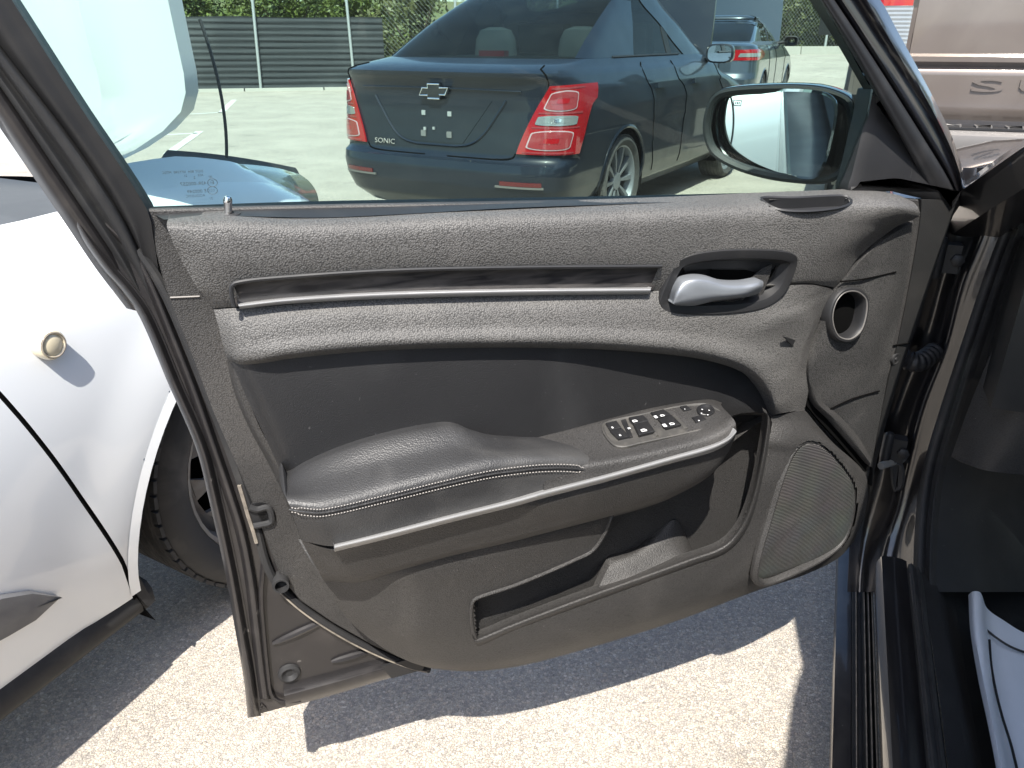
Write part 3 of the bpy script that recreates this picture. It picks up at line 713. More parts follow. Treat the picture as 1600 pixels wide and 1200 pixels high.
c3 = [(494, 886, .118), (545, 896, .128), (610, 880, .128), (700, 858, .128), (800, 833, .128), (850, 821, .128), (950, 795, .130), (1040, 770, .132), (1090, 752, .132), (1118, 735, .130), (1138, 706, .126)]
c4 = [(504, 904, .10), (560, 908, .108), (620, 892, .11), (700, 870, .11), (800, 846, .11), (850, 833, .11), (950, 806, .11), (1035, 782, .11), (1080, 762, .11), (1110, 742, .10), (1134, 708, .10)]
c5 = [(506, 908, .06), (565, 912, .06), (620, 897, .06), (700, 874, .06), (800, 850, .06), (850, 836, .06), (950, 810, .06), (1030, 786, .06), (1070, 766, .06), (1100, 745, .06), (1130, 710, .06)]
dloft(mb, [c2, c2b, c3, c4, c5], 110, 26, skirt=.02); D('armrest_lower_shell', mb, M['plastic'])
# switch plate on the pod top
pa, pb_, pc = dp(950, 657, .0625), dp(1088, 630, .0625), dp(1030, 692, .1325)
pn = (pb_ - pa).cross(pc - pa).normalized()
if pn.z < 0: pn = -pn
po = pa + pn * .001
def sp2(poly, n=None, lift=0.0):
    q = cr(poly, n, True) if n else poly
    return [hit(x, y, po + pn * lift, pn) for x, y in q]
plate = [(940, 666), (948, 659), (1000, 648), (1060, 635), (1096, 631), (1110, 634), (1134, 650), (1135, 659), (1118, 667), (1060, 681), (1000, 694), (972, 700), (958, 696), (944, 680)]
mb = MB(); mb.rings(sp2(plate, 70), pn, [(0, -.004), (0, .0012), (.0014, .0022), (.003, .0012), (.0036, .0004)]); D('switch_plate', mb, M['grey_plate'])
def key(poly, h, n=None):
    m_ = MB(); m_.rings(sp2(poly, n), pn, [(0, -.002), (0, h - .001), (.0012, h)]); return D('switch_key', m_, M['button'])
key([(946, 664), (963, 660), (971, 671), (953, 675)], .004); key([(953, 676), (972, 672), (984, 685), (966, 689)], .004)
key([(982, 656), (1004, 652), (1013, 661), (990, 667)], .005); key([(990, 668), (1012, 662), (1023, 678), (998, 684)], .0055)
key([(1016, 648), (1036, 643), (1047, 651), (1026, 658)], .005); key([(1028, 659), (1048, 652), (1064, 667), (1040, 673)], .0055)
key([(970, 658), (978, 656), (989, 684), (983, 686)], .002); 
key([(1062, 638), (1072, 636), (1080, 642), (1068, 645)], .004); key([(1080, 655), (1096, 651), (1103, 658), (1087, 663)], .004)
dial = [(1088, 642), (1094, 637), (1104, 636), (1113, 640), (1116, 647), (1110, 652), (1100, 653), (1091, 650)]
mb = MB(); mb.rings(sp2(dial, 28), pn, [(0, -.002), (0, .005), (.001, .006), (.003, .006), (.005, .0045)]); D('mirror_dial', mb, M['button'])
for a in ([(1007, 661), (1014, 659), (1030, 682), (1024, 684)], [(1049, 651), (1056, 650), (1076, 671), (1068, 673)]):
    mb = MB(); mb.rings(sp2(a), pn, [(0, .0005), (.002, .003)]); D('plate_ramp', mb, M['grey_plate'])
# white symbols on the keys
def sym(cx_, cy_, s, lift, kind, mb=None):
    own = mb is None
    mb = mb or MB()
    e1 = (hit(1088, 630, po, pn) - hit(950, 657, po, pn)).normalized(); e2 = pn.cross(e1); o = hit(cx_, cy_, po + pn * lift, pn)
    def q(l): return [o + e1 * x * s + e2 * y * s for x, y in l]
    if kind == 'win':
        out = [(-1, -.7), (.8, -.7), (1, -.4), (.9, .2), (.4, .7), (-.6, .7), (-1, .5)]; inn = [(x * .62, y * .5) for x, y in out]
        mb.grid([q(out), q(inn)], closed=True)
    elif kind == 'pair':
        sym(cx_ + 4, cy_ - 1, s * .85, lift, 'win', mb); mb.add(q([(-2.4, -.8), (-1.2, -.8), (-1.2, .8), (-2.4, .8)]), [(0, 1, 2, 3)])
    elif kind == 'lock':
        mb.add(q([(-.6, -.7), (.6, -.7), (.6, .2), (-.6, .2)]), [(0, 1, 2, 3)]); mb.tube([p + pn * .0001 for p in q([(-.4, .2), (-.4, .8), (.3, .9), (.5, .5)])], s * .14, 4)
    elif kind == 'tri':
        mb.add(q([(-.5, -.4), (.5, -.4), (0, .6)]), [(0, 1, 2)])
    elif kind == 'dot':
        mb.add(q([(-.35, -.35), (.35, -.35), (.35, .35), (-.35, .35)]), [(0, 1, 2, 3)])
    elif kind == 'bars':
        for k in range(3): mb.add(q([(-.8, -.7 + k * .5), (.8, -.7 + k * .5), (.8, -.4 + k * .5), (-.8, -.4 + k * .5)]), [(0, 1, 2, 3)])
    if own: D('switch_symbol', mb, M['print'])
sym(957, 668, .0022, .0043, 'lock'); sym(969, 680, .0022, .0043, 'lock')
sym(992, 657.5, .0036, .0053, 'win'); sym(1006, 672, .0042, .0058, 'win'); sym(983, 669, .0026, .0024, 'bars')
sym(1031, 650, .0036, .0053, 'pair'); sym(1046, 663, .0042, .0058, 'pair')
sym(1070, 639, .0022, .0043, 'tri'); sym(1092, 657, .003, .0043, 'dot')
for x, y in ((1097, 639.5), (1108, 641), (1096, 645.5), (1106, 648)): sym(x, y, .0026, .0065, 'tri')

# ---- inner door handle
mb = MB(); bo = cr(bez, 72, True)
UROWS = dcurves(UT, 120, 40) + dcurves(MT, 120, 30)
bw_ = [wlook(UROWS, x, y) for x, y in bo]
bw_ = [sum(bw_[(i + k) % 72] for k in range(-6, 7)) / 13 + .0015 for i in range(72)]
bp_ = [dp(x, y, w_) for (x, y), w_ in zip(bo, bw_)]
mb.rings(bp_, EW, [(0, -.012), (0, -.001), (.0015, .0012), (.009, .0006), (.013, -.0006), (.016, -.008), (.020, -.015), (.030, -.018)]); D('handle_bezel', mb, M['matte'])
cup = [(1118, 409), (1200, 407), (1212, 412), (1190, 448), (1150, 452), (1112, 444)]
mb = MB(); mb.rings(dpoly(cup, .058, 40), EW, [(-.001, .0005), (.001, -.002), (.004, -.004)]); D('handle_cup_shade', mb, M['blackhole'])  # near-black inset standing in for the shade of a deep cup
mb = MB(); mb.rings(dpoly([(1168, 440), (1206, 412), (1200, 440), (1186, 466), (1150, 480), (1110, 482), (1120, 476)], .060, 40), EW, [(0, -.003), (.0008, 0)]); D('handle_wedge', mb, M['plastic'])
mb = MB(); mb.rings(dpoly([(1104, 470), (1130, 466), (1166, 466), (1158, 472), (1130, 475)], .064, 30), EW, [(0, -.002), (.0006, 0)]); D('handle_glint_plate', mb, M['chrome'])  # chrome sliver added as a bright glint below the handle
mb = MB(); dloft(mb, [
 [(1050, 470, .070), (1054, 452, .072), (1064, 438, .074), (1084, 432, .076), (1106, 433, .078), (1130, 440, .079), (1160, 441, .079), (1186, 437, .078), (1192, 439, .074)],
 [(1051, 473, .078), (1057, 458, .082), (1068, 444, .082), (1086, 438, .084), (1107, 440, .085), (1130, 446, .086), (1160, 447, .086), (1186, 442, .084), (1193, 443, .078)],
 [(1052, 475, .080), (1060, 468, .084), (1072, 462, .0865), (1090, 458, .088), (1110, 456, .089), (1134, 456, .0895), (1162, 454, .089), (1186, 448, .087), (1192, 448, .079)],
 [(1054, 476, .078), (1064, 474, .0825), (1078, 472, .085), (1094, 469, .0865), (1112, 466, .0875), (1136, 464, .088), (1162, 461, .087), (1184, 455, .083), (1190, 453, .076)],
 [(1056, 477, .070), (1068, 478, .072), (1082, 478, .074), (1097, 475, .076), (1114, 471, .077), (1137, 468, .077), (1162, 465, .076), (1182, 460, .075), (1188, 456, .072)]], 60, 24, skirt=.012); D('door_handle', mb, M['silver'])

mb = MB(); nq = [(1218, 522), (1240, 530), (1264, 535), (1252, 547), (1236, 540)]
mb.rings([dp(x, y, wlook(UROWS, x, y) + .0006) for x, y in nq], EW, [(0, -.004), (.0004, 0)]); D('notch_shade', mb, M['matte'])  # dark patch on the trim surface, standing in for the notch's shadow
# ---- front end of the trim: speaker-side panel with the round vent
vent = cr([(1294, 500), (1300, 470), (1316, 452), (1338, 450), (1354, 464), (1354, 492), (1344, 520), (1324, 534), (1304, 528)], 48, True)
FP = [
 [(1318, 440, .040), (1345, 408, .040), (1380, 376, .040), (1428, 346, .032)],
 [(1300, 470, .042), (1340, 455, .040), (1385, 438, .038), (1418, 428, .028)],
 [(1284, 520, .044), (1330, 505, .042), (1375, 495, .038), (1406, 490, .026)],
 [(1264, 575, .044), (1315, 565, .042), (1360, 560, .036), (1394, 545, .024)],
 [(1270, 612, .040), (1315, 615, .038), (1350, 615, .033), (1384, 605, .022)],
 [(1296, 642, .034), (1325, 650, .033), (1352, 655, .030), (1375, 655, .020)],
 [(1330, 690, .028), (1345, 700, .028), (1355, 705, .025), (1366, 705, .018)],
 [(1356, 726, .022), (1359, 728, .022), (1362, 730, .020), (1364, 730, .016)]]
mb = MB(); dloft(mb, FP, 60, 80, holes=[vent], skirt=.02); D('front_trim_panel', mb, M['pebble'])
for s_ in ([(1313, 440, .044), (1350, 436, .043), (1400, 425, .036)], [(1296, 640, .036), (1330, 624, .0385), (1374, 611, .028)]):
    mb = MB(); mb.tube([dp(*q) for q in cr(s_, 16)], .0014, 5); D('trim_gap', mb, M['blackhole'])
vo_ = dp(1328, 492, .0455)
vn = (EW * .985 - EU * .05 + Z * .12).normalized()
vp = [hit(x, y, vo_, vn) for x, y in vent]
mb = MB(); mb.rings(vp, vn, [(-.0015, -.014), (-.001, .0015), (.0012, .0042), (.0042, .0044), (.0054, .003), (.0062, .0036), (.0076, .002), (.0088, -.003), (.0096, -.012), (.0098, -.017)], cap=False); D('vent_ring', mb, M['matte'])
mb = MB(); mb.rings(vp, vn, [(.008, -.0165), (.0095, -.016)]); D('vent_core', mb, M['blackhole'])
mb = MB(); mb.rings(vp, vn, [(.0040, .0042), (.0046, .0050), (.0058, .0046), (.0064, .0030)], cap=False); D('vent_trim_ring', mb, M['stepgrey'])
mb = MB(); vh = [(1330, 520), (1346, 500), (1346, 512), (1338, 524), (1322, 530), (1314, 528)]
mb.rings([hit(x, y, vo_ - vn * .0135, vn) for x, y in vh], vn, [(0, -.001), (.0006, 0)]); D('vent_sunlit_lip', mb, M['seal_edge'])  # pale sliver painted in for sunlight on the vent's lower inner wall
# deep groove beside the speaker
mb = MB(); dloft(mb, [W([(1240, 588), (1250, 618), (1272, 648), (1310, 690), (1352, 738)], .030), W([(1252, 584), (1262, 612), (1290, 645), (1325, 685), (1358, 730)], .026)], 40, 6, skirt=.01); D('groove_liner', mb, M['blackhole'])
mb = MB(); dloft(mb, [W([(1262, 600), (1272, 632), (1295, 656), (1328, 694), (1358, 728)], .036), W([(1268, 600), (1278, 630), (1302, 652), (1334, 688), (1360, 724)], .042), W([(1276, 602), (1286, 628), (1312, 650), (1342, 684), (1362, 718)], .036)], 40, 8, skirt=.012); D('groove_lip', mb, M['plastic'])
# rubber-faced flange at the hinge edge with its plug
mb = MB(); dloft(mb, [W([(1440, 312), (1438, 345), (1424, 430), (1402, 540), (1386, 605), (1368, 700), (1362, 760)], .014), W([(1500, 312), (1486, 345), (1464, 410), (1432, 507), (1417, 548), (1385, 660), (1364, 745)], .010)], 40, 8, skirt=.012); D('hinge_edge_cover', mb, M['plastic_dark'])
mb = MB(); mb.tube([dp(1388, 541, .014), dp(1421, 536, .014)], .0014, 5); D('cover_gap', mb, M['blackhole'])
mb = MB(); mb.disc_lathe(dp(1397, 560, .010), (EW - EU * .3).normalized(), [(.0105, 0), (.0105, .004), (.0085, .0045), (.008, .003), (.003, .003), (.0025, .0045), (0, .0048)], 24); D('cover_plug', mb, M['rubber'])

# ---- window frame, glass, sail, mirror
KL = .20
f0 = lambda x, y, w: dpt(x, y, w, KL, 1.0)
gl_ = [(-170, -300), (-60, -130), (25, 0), (130, 163), (237, 325), (246, 365), (256, 430)]
mid1 = [(-270, -300), (-140, -130), (-46, 8), (0, 71), (111, 216), (190, 335), (226, 408), (252, 480)]
mid2 = [(-312, -300), (-182, -130), (-90, 10), (0, 135), (81, 255), (135, 335), (186, 412), (230, 490)]
out_ = [(-348, -300), (-220, -120), (-130, 10), (0, 200), (45, 266), (104, 352), (150, 420), (198, 482)]
mb = MB(); dloft(mb, [W(gl_, -.02), W(gl_, .004), W([(x - 6, y + 2) for x, y in gl_], .010), W([(x - 18, y + 8) for x, y in gl_], .010), W([(x * .5 + a * .5 - 10, y * .5 + b_ * .5 + 4) for (x, y), (a, b_) in zip(gl_, mid1)], .012), W(mid1, .004)], 40, 14, f=f0, skirt=.02); D('window_frame_cover', mb, M['matte'])
mb = MB(); dloft(mb, [W(mid1, .000), W([(x - 5, y + 2) for x, y in mid1], .012), W([(x * .6 + a * .4, y * .6 + b_ * .4) for (x, y), (a, b_) in zip(mid1, mid2)], .012), W([(x * .45 + a * .55, y * .45 + b_ * .55) for (x, y), (a, b_) in zip(mid1, mid2)], .002), W([(x * .2 + a * .8, y * .2 + b_ * .8) for (x, y), (a, b_) in zip(mid1, mid2)], .010), W(mid2, .002)], 40, 20, f=f0, skirt=.02); D('window_frame_seal', mb, M['rubber'])
mb = MB(); dloft(mb, [W(mid2, .000), W([(x * .8 + a * .2, y * .8 + b_ * .2) for (x, y), (a, b_) in zip(mid2, out_)], .006), W([(x * .3 + a * .7, y * .3 + b_ * .7) for (x, y), (a, b_) in zip(mid2, out_)], .004), W(out_, -.006)], 40, 12, f=f0, skirt=.04); D('window_frame', mb, M['bronze'])
# front limb of the frame
a1 = [(1100, -300), (1196, -130), (1281, 0), (1326, 72), (1362, 136), (1400, 205), (1440, 280), (1452, 306)]
a2 = [(1122, -300), (1218, -130), (1304, 0), (1348, 66), (1392, 134), (1440, 210), (1480, 275), (1500, 316)]
a3 = [(1145, -300), (1245, -130), (1334, 0), (1372, 60), (1420, 130), (1462, 200), (1492, 262), (1503, 306)]
a4 = [(1180, -300), (1285, -130), (1376, 0), (1402, 48), (1436, 110), (1480, 196), (1500, 250), (1510, 296)]
mb = MB(); dloft(mb, [W(a1, -.02), W(a1, .004), W([(x * .6 + a * .4, y * .6 + b_ * .4) for (x, y), (a, b_) in zip(a1, a2)], .012), W([(x * .1 + a * .9, y * .1 + b_ * .9) for (x, y), (a, b_) in zip(a1, a2)], .010), W(a2, .002)], 40, 14, f=f0, skirt=.02); D('window_frame_cover', mb, M['matte'])
mb = MB(); dloft(mb, [W(a2, .000), W([(x * .7 + a * .3, y * .7 + b_ * .3) for (x, y), (a, b_) in zip(a2, a3)], .007), W(a3, .004), W([(x * .5 + a * .5, y * .5 + b_ * .5) for (x, y), (a, b_) in zip(a3, a4)], .010), W(a4, -.01)], 40, 14, f=f0, skirt=.03); D('window_frame', mb, M['gloss'])
mb = MB(); dloft(mb, [W([(-262, -300), (300, -330), (800, -335), (1180, -300)], -.01), W([(-240, -285), (300, -312), (800, -318), (1160, -285)], .012), W([(-170, -262), (300, -275), (800, -280), (1108, -262)], .010), W([(-165, -255), (300, -268), (800, -272), (1105, -255)], -.02)], 40, 8, f=f0, skirt=.02); D('window_frame_header', mb, M['matte'])
# glass pane
gpane = [(-190, -284), (16, 6), (121, 169), (236, 340), (500, 322), (900, 314), (1336, 303), (1364, 140), (1290, 10), (1100, -290)]
mb = MB(); gN = (EW - Z * KL).normalized()
mb.rings([f0(x, y, -.012) for x, y in gpane], gN, [(0, -.004), (0, 0)], capback=True); D('door_glass', mb, M['glass'], smooth=0)
# stamp on the glass, read from inside it is mirror-written
mb = MB(); 
for txt, x, y, s_ in (('DOT 804  VFT390  M70C', 318, 269, .0040), ('AS2           21', 318, 275, .0036), ('XI', 332, 278, .0040), ('2', 306, 279.5, .0046), ('43R-000257', 323, 288.5, .0056), ('E 000249', 323, 300.5, .0054), ('ACOUSTIC', 321, 307, .0042), ('21 . . . . . .', 333, 311.5, .0040), ('. . . . . . .', 320, 316.5, .0040)):
    text_mb(txt, s_, f0(x, y, -.0115), EU, (Z + EW * KL).normalized(), gN, .0001, mb=mb)
for x, y in ((332, 285.5), (332, 297.5)):
    c_ = f0(x, y, -.0115); up = (Z + EW * KL).normalized()
    mb.tube([c_ + EU * .0052 * math.cos(t * math.pi / 10) + up * .0046 * math.sin(t * math.pi / 10) for t in range(21)], .00035, 4, cap=False)
text_mb('E', .0062, f0(335, 287.5, -.0115), EU, (Z + EW * KL).normalized(), gN, .0001, mb=mb)
text_mb('11', .0036, f0(330.5, 286.8, -.0115), EU, (Z + EW * KL).normalized(), gN, .0001, mb=mb)
text_mb('CCC', .0042, f0(336, 299, -.0115), EU, (Z + EW * KL).normalized(), gN, .0001, mb=mb, sx=.9)
D('glass_stamp', mb, M['darkprint'], smooth=0)
# sail panel
sail = [(1364, 140), (1356, 180), (1345, 225), (1334, 270), (1327, 300), (1345, 306), (1380, 300), (1400, 300), (1440, 310), (1500, 316), (1470, 270), (1430, 205), (1395, 150), (1372, 138)]
mb = MB(); mb.rings(dpoly(sail, .012, 70), EW, [(0, -.03), (0, -.003), (.003, 0), (.02, .003)]); D('mirror_sail', mb, M['matte'])
mb = MB(); mb.tube([dp(x, y, .014) for x, y in cr([(1408, 172), (1420, 205), (1426, 245), (1422, 278)], 20)], .0012, 5); D('sail_seam', mb, M['plastic'])
# side mirror outside the glass
mh = [(1098, 205), (1102, 172), (1112, 150), (1132, 138), (1200, 132), (1270, 133), (1310, 142), (1332, 156), (1338, 190), (1334, 240), (1318, 274), (1288, 287), (1240, 286), (1190, 278), (1142, 262), (1110, 240)]
mgl = [(1122, 200), (1124, 172), (1138, 154), (1170, 146), (1230, 143), (1282, 147), (1302, 158), (1304, 180), (1296, 220), (1286, 255), (1272, 275), (1240, 273), (1190, 263), (1146, 249), (1128, 228)]
MW = -.13
# the head is turned towards the driver: its face plane
mo = dp(1215, 210, MW)
view = (CAMP - mo).normalized()
# aim the silvered face so that it shows the flank of the white car
aim = (wc(-1.09, .42, .80) - mo).normalized()
mn = (view + aim).normalized()
hn = (mn * .5 + view * .5).normalized()
mb = MB(); hp = [hit(x, y, mo, hn) for x, y in cr(mh, 72, True)]
mb.rings(hp, hn, [(.006, -.004), (.0, .0), (-.001, -.006), (-.002, -.03), (.006, -.07), (.022, -.10), (.05, -.118)]); 
D('mirror_housing', mb, M['gloss'])
mb = MB(); mb.rings(hp, hn, [(.001, .001), (.002, .006), (.006, .007), (.0115, .004), (.014, -.002)], cap=False); D('mirror_bezel', mb, M['matte'])
mb = MB(); gp_ = [hit(x, y, mo + hn * .001, hn) for x, y in cr(mgl, 72, True)]
# face tilted inside the housing
gc = sum(gp_, Vector()) / len(gp_)
gp_ = [hit(*q, gc, mn) for q in cr(mgl, 72, True)]
mb.rings(gp_, mn, [(-.004, -.001), (-.004, 0), (0, 0.0005)]); D('mirror_glass', mb, M['mirror'], smooth=0)
mb = MB(); ic = hit(1152, 161, gc + mn * .001, mn); ie = mn.cross(Z).normalized() * -1; iu = ie.cross(mn) * -1
if iu.z < 0: iu = -iu
q_ = [(-.006, -.004), (.006, -.004), (.007, .004), (-.007, .004)]
mb.tube([ic + ie * x + iu * y for x, y in q_ + [q_[0]]], .0006, 4); 
for k in (-.003, 0, .003): mb.tube([ic + ie * k + iu * -.002, ic + ie * k + iu * .002], .0005, 4)
D('heater_symbol', mb, M['darkprint'])
mb = MB(); dloft(mb, [[(1330, 165, -.13), (1345, 158, -.10), (1362, 150, -.03)], [(1338, 205, -.12), (1345, 200, -.08), (1350, 200, -.03)], [(1322, 270, -.12), (1330, 275, -.08), (1332, 285, -.03)]], 12, 12, skirt=.05); D('mirror_arm', mb, M['matte'])

# ================================================================== dark car: sill, pillar, nose, cabin
def B(name, mb, mat, parent=car, **k):
    return mk(name, mb, mat, parent, **k)
def rpx(px, z):
    return hit(px, 1200, Vector((0, 0, z)), Z).dot(CR)
def extr(prof, f0_, f1_, n=12):
    return [[cc(r, f0_ + (f1_ - f0_) * i / n, z) for r, z in prof] for i in range(n + 1)]
rz = lambda px, z: (rpx(px, z), z)
F0, F1 = -.15, 1.42
mb = MB(); p0 = rz(1300, .20); F1r = 1.62; mb.grid(extr([(p0[0] + .05, .10), (p0[0] + .01, .12), (p0[0] - .002, .185), p0, rz(1312, .204), rz(1329, .205), (rpx(1329, .205) + .02, .19)], F0, F1r)); B('rocker_strip', mb, M['bronze'])
mb = MB(); mb.grid(extr([rz(1328, .195), rz(1332, .211), rz(1338, .211), rz(1341, .206), rz(1347, .206), rz(1353, .216), rz(1356, .216), rz(1359, .210), rz(1362, .222), rz(1365, .222), rz(1368, .214), rz(1371, .226), (rpx(1374, .236), .236)], F0, F1r)); B('step_strip', mb, M['matte'])
for px_, z_ in ((1338.5, .2115), (1355, .2165), (1363.5, .2225), (1371, .2265)):
    mb = MB(); mb.tube([cc(rpx(px_, z_), F0 + (F1 + .16 - F0) * i / 8, z_) for i in range(9)], .0011, 5); B('strip_ridge', mb, M['seal_edge'])
mb = MB(); mb.grid(extr([(rpx(1373, .225) + .003, .225), rz(1376, .30), rz(1382, .335), rz(1395, .352), rz(1420, .356), rz(1440, .355), rz(1449, .352)], F0, 1.33)); B('door_sill', mb, M['gloss'])
mb = MB(); mb.grid(extr([rz(1447, .350), rz(1452, .366), rz(1460, .370), rz(1467, .362), rz(1472, .366), rz(1477, .358), rz(1480, .340)], F0, 1.30)); B('sill_seal', mb, M['rubber'])
mb = MB(); mb.tube([cc(rpx(1453.5, .3675), F0 + 1.42 * i / 8, .3675) for i in range(9)], .0012, 5); B('seal_ridge', mb, M['plastic'])
rc0 = rpx(1478, .34)
mb = MB()
rows = []
for i in range(30):
    f = F0 + (1.9 - F0) * i / 29
    rows.append([cc(r, f, z + .006 * math.sin(f * 9 + r * 20)) for r, z in [(rc0, .345), (rc0 + .03, .325), (rc0 + .06, .27), (rc0 + .09, .215), (rc0 + .14, .185), (rc0 + .25, .175), (rc0 + .5, .172), (1.0, .18), (1.6, .18)]])
mb.grid(rows); B('carpet', mb, M['carpet'])
def fpx(px, py, f):
    return hit(px, py, cc(0, f, 0), CF)
def ploft(curves, nu, nv, **k):
    mb = MB(); dloft(mb, curves, nu, nv, f=fpx, **k); return mb
pA = [(1505, 262, 1.50), (1495, 310, 1.49), (1482, 340, 1.48), (1455, 420, 1.48), (1425, 520, 1.48), (1396, 600, 1.48), (1368, 690, 1.48), (1345, 760, 1.47), (1330, 830, 1.45), (1326, 880, 1.42), (1324, 925, 1.38)]
pB = [(1548, 262, 1.48), (1545, 312, 1.475), (1526, 374, 1.47), (1498, 442, 1.47), (1471, 543, 1.47), (1434, 640, 1.47), (1407, 750, 1.465), (1396, 800, 1.45), (1380, 845, 1.43), (1371, 885, 1.40), (1368, 925, 1.36)]
pB2 = [(x + 6, y, f - .012) for x, y, f in pB]
pC = [(1606, 250, 1.46), (1592, 300, 1.455), (1574, 340, 1.45), (1546, 412, 1.45), (1505, 534, 1.45), (1469, 644, 1.45), (1446, 722, 1.445), (1436, 775, 1.43), (1431, 830, 1.39), (1429, 880, 1.35), (1429, 925, 1.31)]
pD = [(x + 12, y, f - .004) for x, y, f in pC]
B('hinge_pillar', ploft([pA, [(x * .5 + a * .5, y, f + .012) for (x, y, f), (a, b_, c) in zip(pA, pB)], [(x - 6, y, f + .01) for x, y, f in pB], pB], 60, 16, skirt=0), M['gloss'])
B('pillar_flange', ploft([pB, pB2, [(x * .6 + a * .4, y, f - .004) for (x, y, f), (a, b_, c) in zip(pB2, pC)], pC], 60, 14), M['gloss'])
B('door_opening_seal', ploft([[(x - 2, y, f) for x, y, f in pC], [(x + 3, y, f - .015) for x, y, f in pC], [(x + 12, y, f - .016) for x, y, f in pC], [(x + 17, y, f - .006) for x, y, f in pC], [(x + 24, y, f - .014) for x, y, f in pC], [(x + 34, y, f) for x, y, f in pC]], 60, 18), M['rubber'])
B('kick_panel', ploft([[(x + 30, y, f - .002) for x, y, f in pC], [(x + 60, y, f + .02) for x, y, f in pC], [(x + 110, y, f + .08) for x, y, f in pC], [(x + 220, y, f + .30) for x, y, f in pC]], 40, 14), M['plastic_dark'])
B('dash_end', ploft([[(1640, 360, 1.42), (1580, 520, 1.42), (1530, 640, 1.42), (1500, 722, 1.42)], [(1680, 420, 1.38), (1640, 540, 1.37), (1585, 660, 1.37), (1540, 735, 1.38)], [(1760, 480, 1.38), (1720, 580, 1.37), (1670, 680, 1.37), (1600, 742, 1.38)]], 30, 16, skirt=.02), M['plastic'])
mb = MB(); mb.box(cc(1.0, 1.50, .80), CR * .70, CF * .16, Z * .13); B('dashboard', mb, M['plastic_dark'])
mb = MB(); mb.box(cc(.95, 1.97, .5), CR * .80, CF * .03, Z * .45); B('firewall', mb, M['carpet'])
# pedal with ribbed rubber
mb = MB(); pc_ = fpx(1590, 830, 1.62); mb.box(pc_, CR * .045, (CF * .35 + Z * .9).normalized() * .10, (CF * .9 - Z * .35).normalized() * .01); ped = B('foot_rest', mb, M['rubber'])
for k in range(7):
    mb = MB(); a_ = pc_ + CR * (-.036 + .012 * k) - CF * .011; mb.tube([a_ - Z * .085 - CF * .032, a_ + Z * .085 + CF * .032 - CF * .0], .0028, 5); B('rubber_rib', mb, M['rubber'], ped)
# hinges, wiring boot, check strap
for px_, py_ in ((1478, 402), (1396, 700)):
    mb = MB(); c_ = fpx(px_, py_, 1.455); mb.box(c_, CR * .020, CF * .012, Z * .024); mb.disc_lathe(c_ - CR * .012 - CF * .012 - Z * .03, Z, [(0, -.004), (.009, -.003), (.009, .062), (.006, .066), (0, .066)], 14); hg = B('door_hinge', mb, M['matte'])
    mb = MB(); mb.disc_lathe(c_ + CR * .016 - CF * .014, -CF, [(.011, 0), (.011, .006), (.008, .008), (0, .008)], 6); B('hinge_bolt', mb, M['matte'], hg)
mb = MB(); bt = [fpx(x, y, f) for x, y, f in cr([(1412, 560, 1.43), (1430, 566, 1.43), (1446, 560, 1.445), (1462, 548, 1.47)], 40)]
mb.tube(bt, .02, 14, rs=[.017 + .0012 * math.sin(i * 1.25) for i in range(40)]); B('wiring_boot', mb, M['matte'])
mb = MB(); mb.tube([fpx(x, y, f) for x, y, f in [(1376, 728, 1.42), (1395, 722, 1.45), (1415, 716, 1.48)]], .007, 8); B('check_strap', mb, M['galv'])
mb = MB(); mb.rings([fpx(x, y, 1.452) for x, y in cr([(1392, 726), (1408, 722), (1414, 740), (1410, 762), (1396, 766)], 24, True)], -CF, [(0, -.002), (0, .004), (.004, .006), (.008, .004)]); B('pillar_plug', mb, M['rubber'])

# windscreen pillar, roof, rest of the body
top = cc(.40, .48, 1.41); base = cc(.245, 1.64, .90)
def bez3(a, b_, c, n): return [a * (1 - t) ** 2 + b_ * 2 * t * (1 - t) + c * t * t for t in [i / (n - 1) for i in range(n)]]
path = bez3(base, cc(.245, 1.15, 1.08), top, 24)
mb = MB(); rows = []
for i, p in enumerate(path):
    t = i / 23
    k = .055 + .02 * (1 - t) ** 3
    rows.append([p + CR * (a * k) + (Z * .8 + CF * .6) * (b_ * k) for a, b_ in ((-1, .1), (-.75, .55), (-.2, .8), (.5, .8), (.9, .4), (.9, -.3), (.3, -.7), (-.6, -.6))])
mb.grid(rows, closed=True); B('windscreen_pillar', mb, M['gloss'])
mb = MB(); rows = []
for f, dz, k in ((-1.75, -.16, .85), (-1.5, -.05, .93), (-1.0, 0, 1), (-.4, .02, 1), (.1, .015, 1), (.45, -.01, .99), (.66, -.05, .96)):
    rows.append([cc(.97 + (r - .97) * k, f, z + dz) for r, z in ((.31, 1.40), (.315, 1.425), (.36, 1.45), (.5, 1.47), (.97, 1.485), (1.44, 1.47), (1.58, 1.45), (1.625, 1.425), (1.63, 1.40))])
mb.grid(rows, skirt=-Z * .03); B('roof', mb, M['gloss'])
mb = MB(); mb.grid([[cc(.27, 1.66, .95), cc(.95, 1.80, .97), cc(1.64, 1.66, .95)], [cc(.31, 1.12, 1.14), cc(.95, 1.25, 1.18), cc(1.60, 1.12, 1.14)], [cc(.42, .56, 1.41), cc(.95, .66, 1.44), cc(1.5, .56, 1.41)]]); B('windscreen', mb, M['carglass'])
bs = [(.16, .14), (.135, .2), (.12, .4), (.10, .62), (.105, .8), (.13, .92), (.19, .98)]
mb = MB(); mb.grid([[cc(r + (.25 * max(0, (-1.9 - f) / .7) ** 2), f, z) for r, z in bs] for f in [.20 - .15 * i for i in range(19)]], skirt=CR * .05); B('rear_side', mb, M['gloss'])
mb = MB(); mb.grid([[cc(r, f, z) for r, z in ((.19, .96), (.24, 1.12), (.315, 1.40))] for f in (.24, .14)], skirt=CR * .06); B('middle_pillar', mb, M['gloss'])
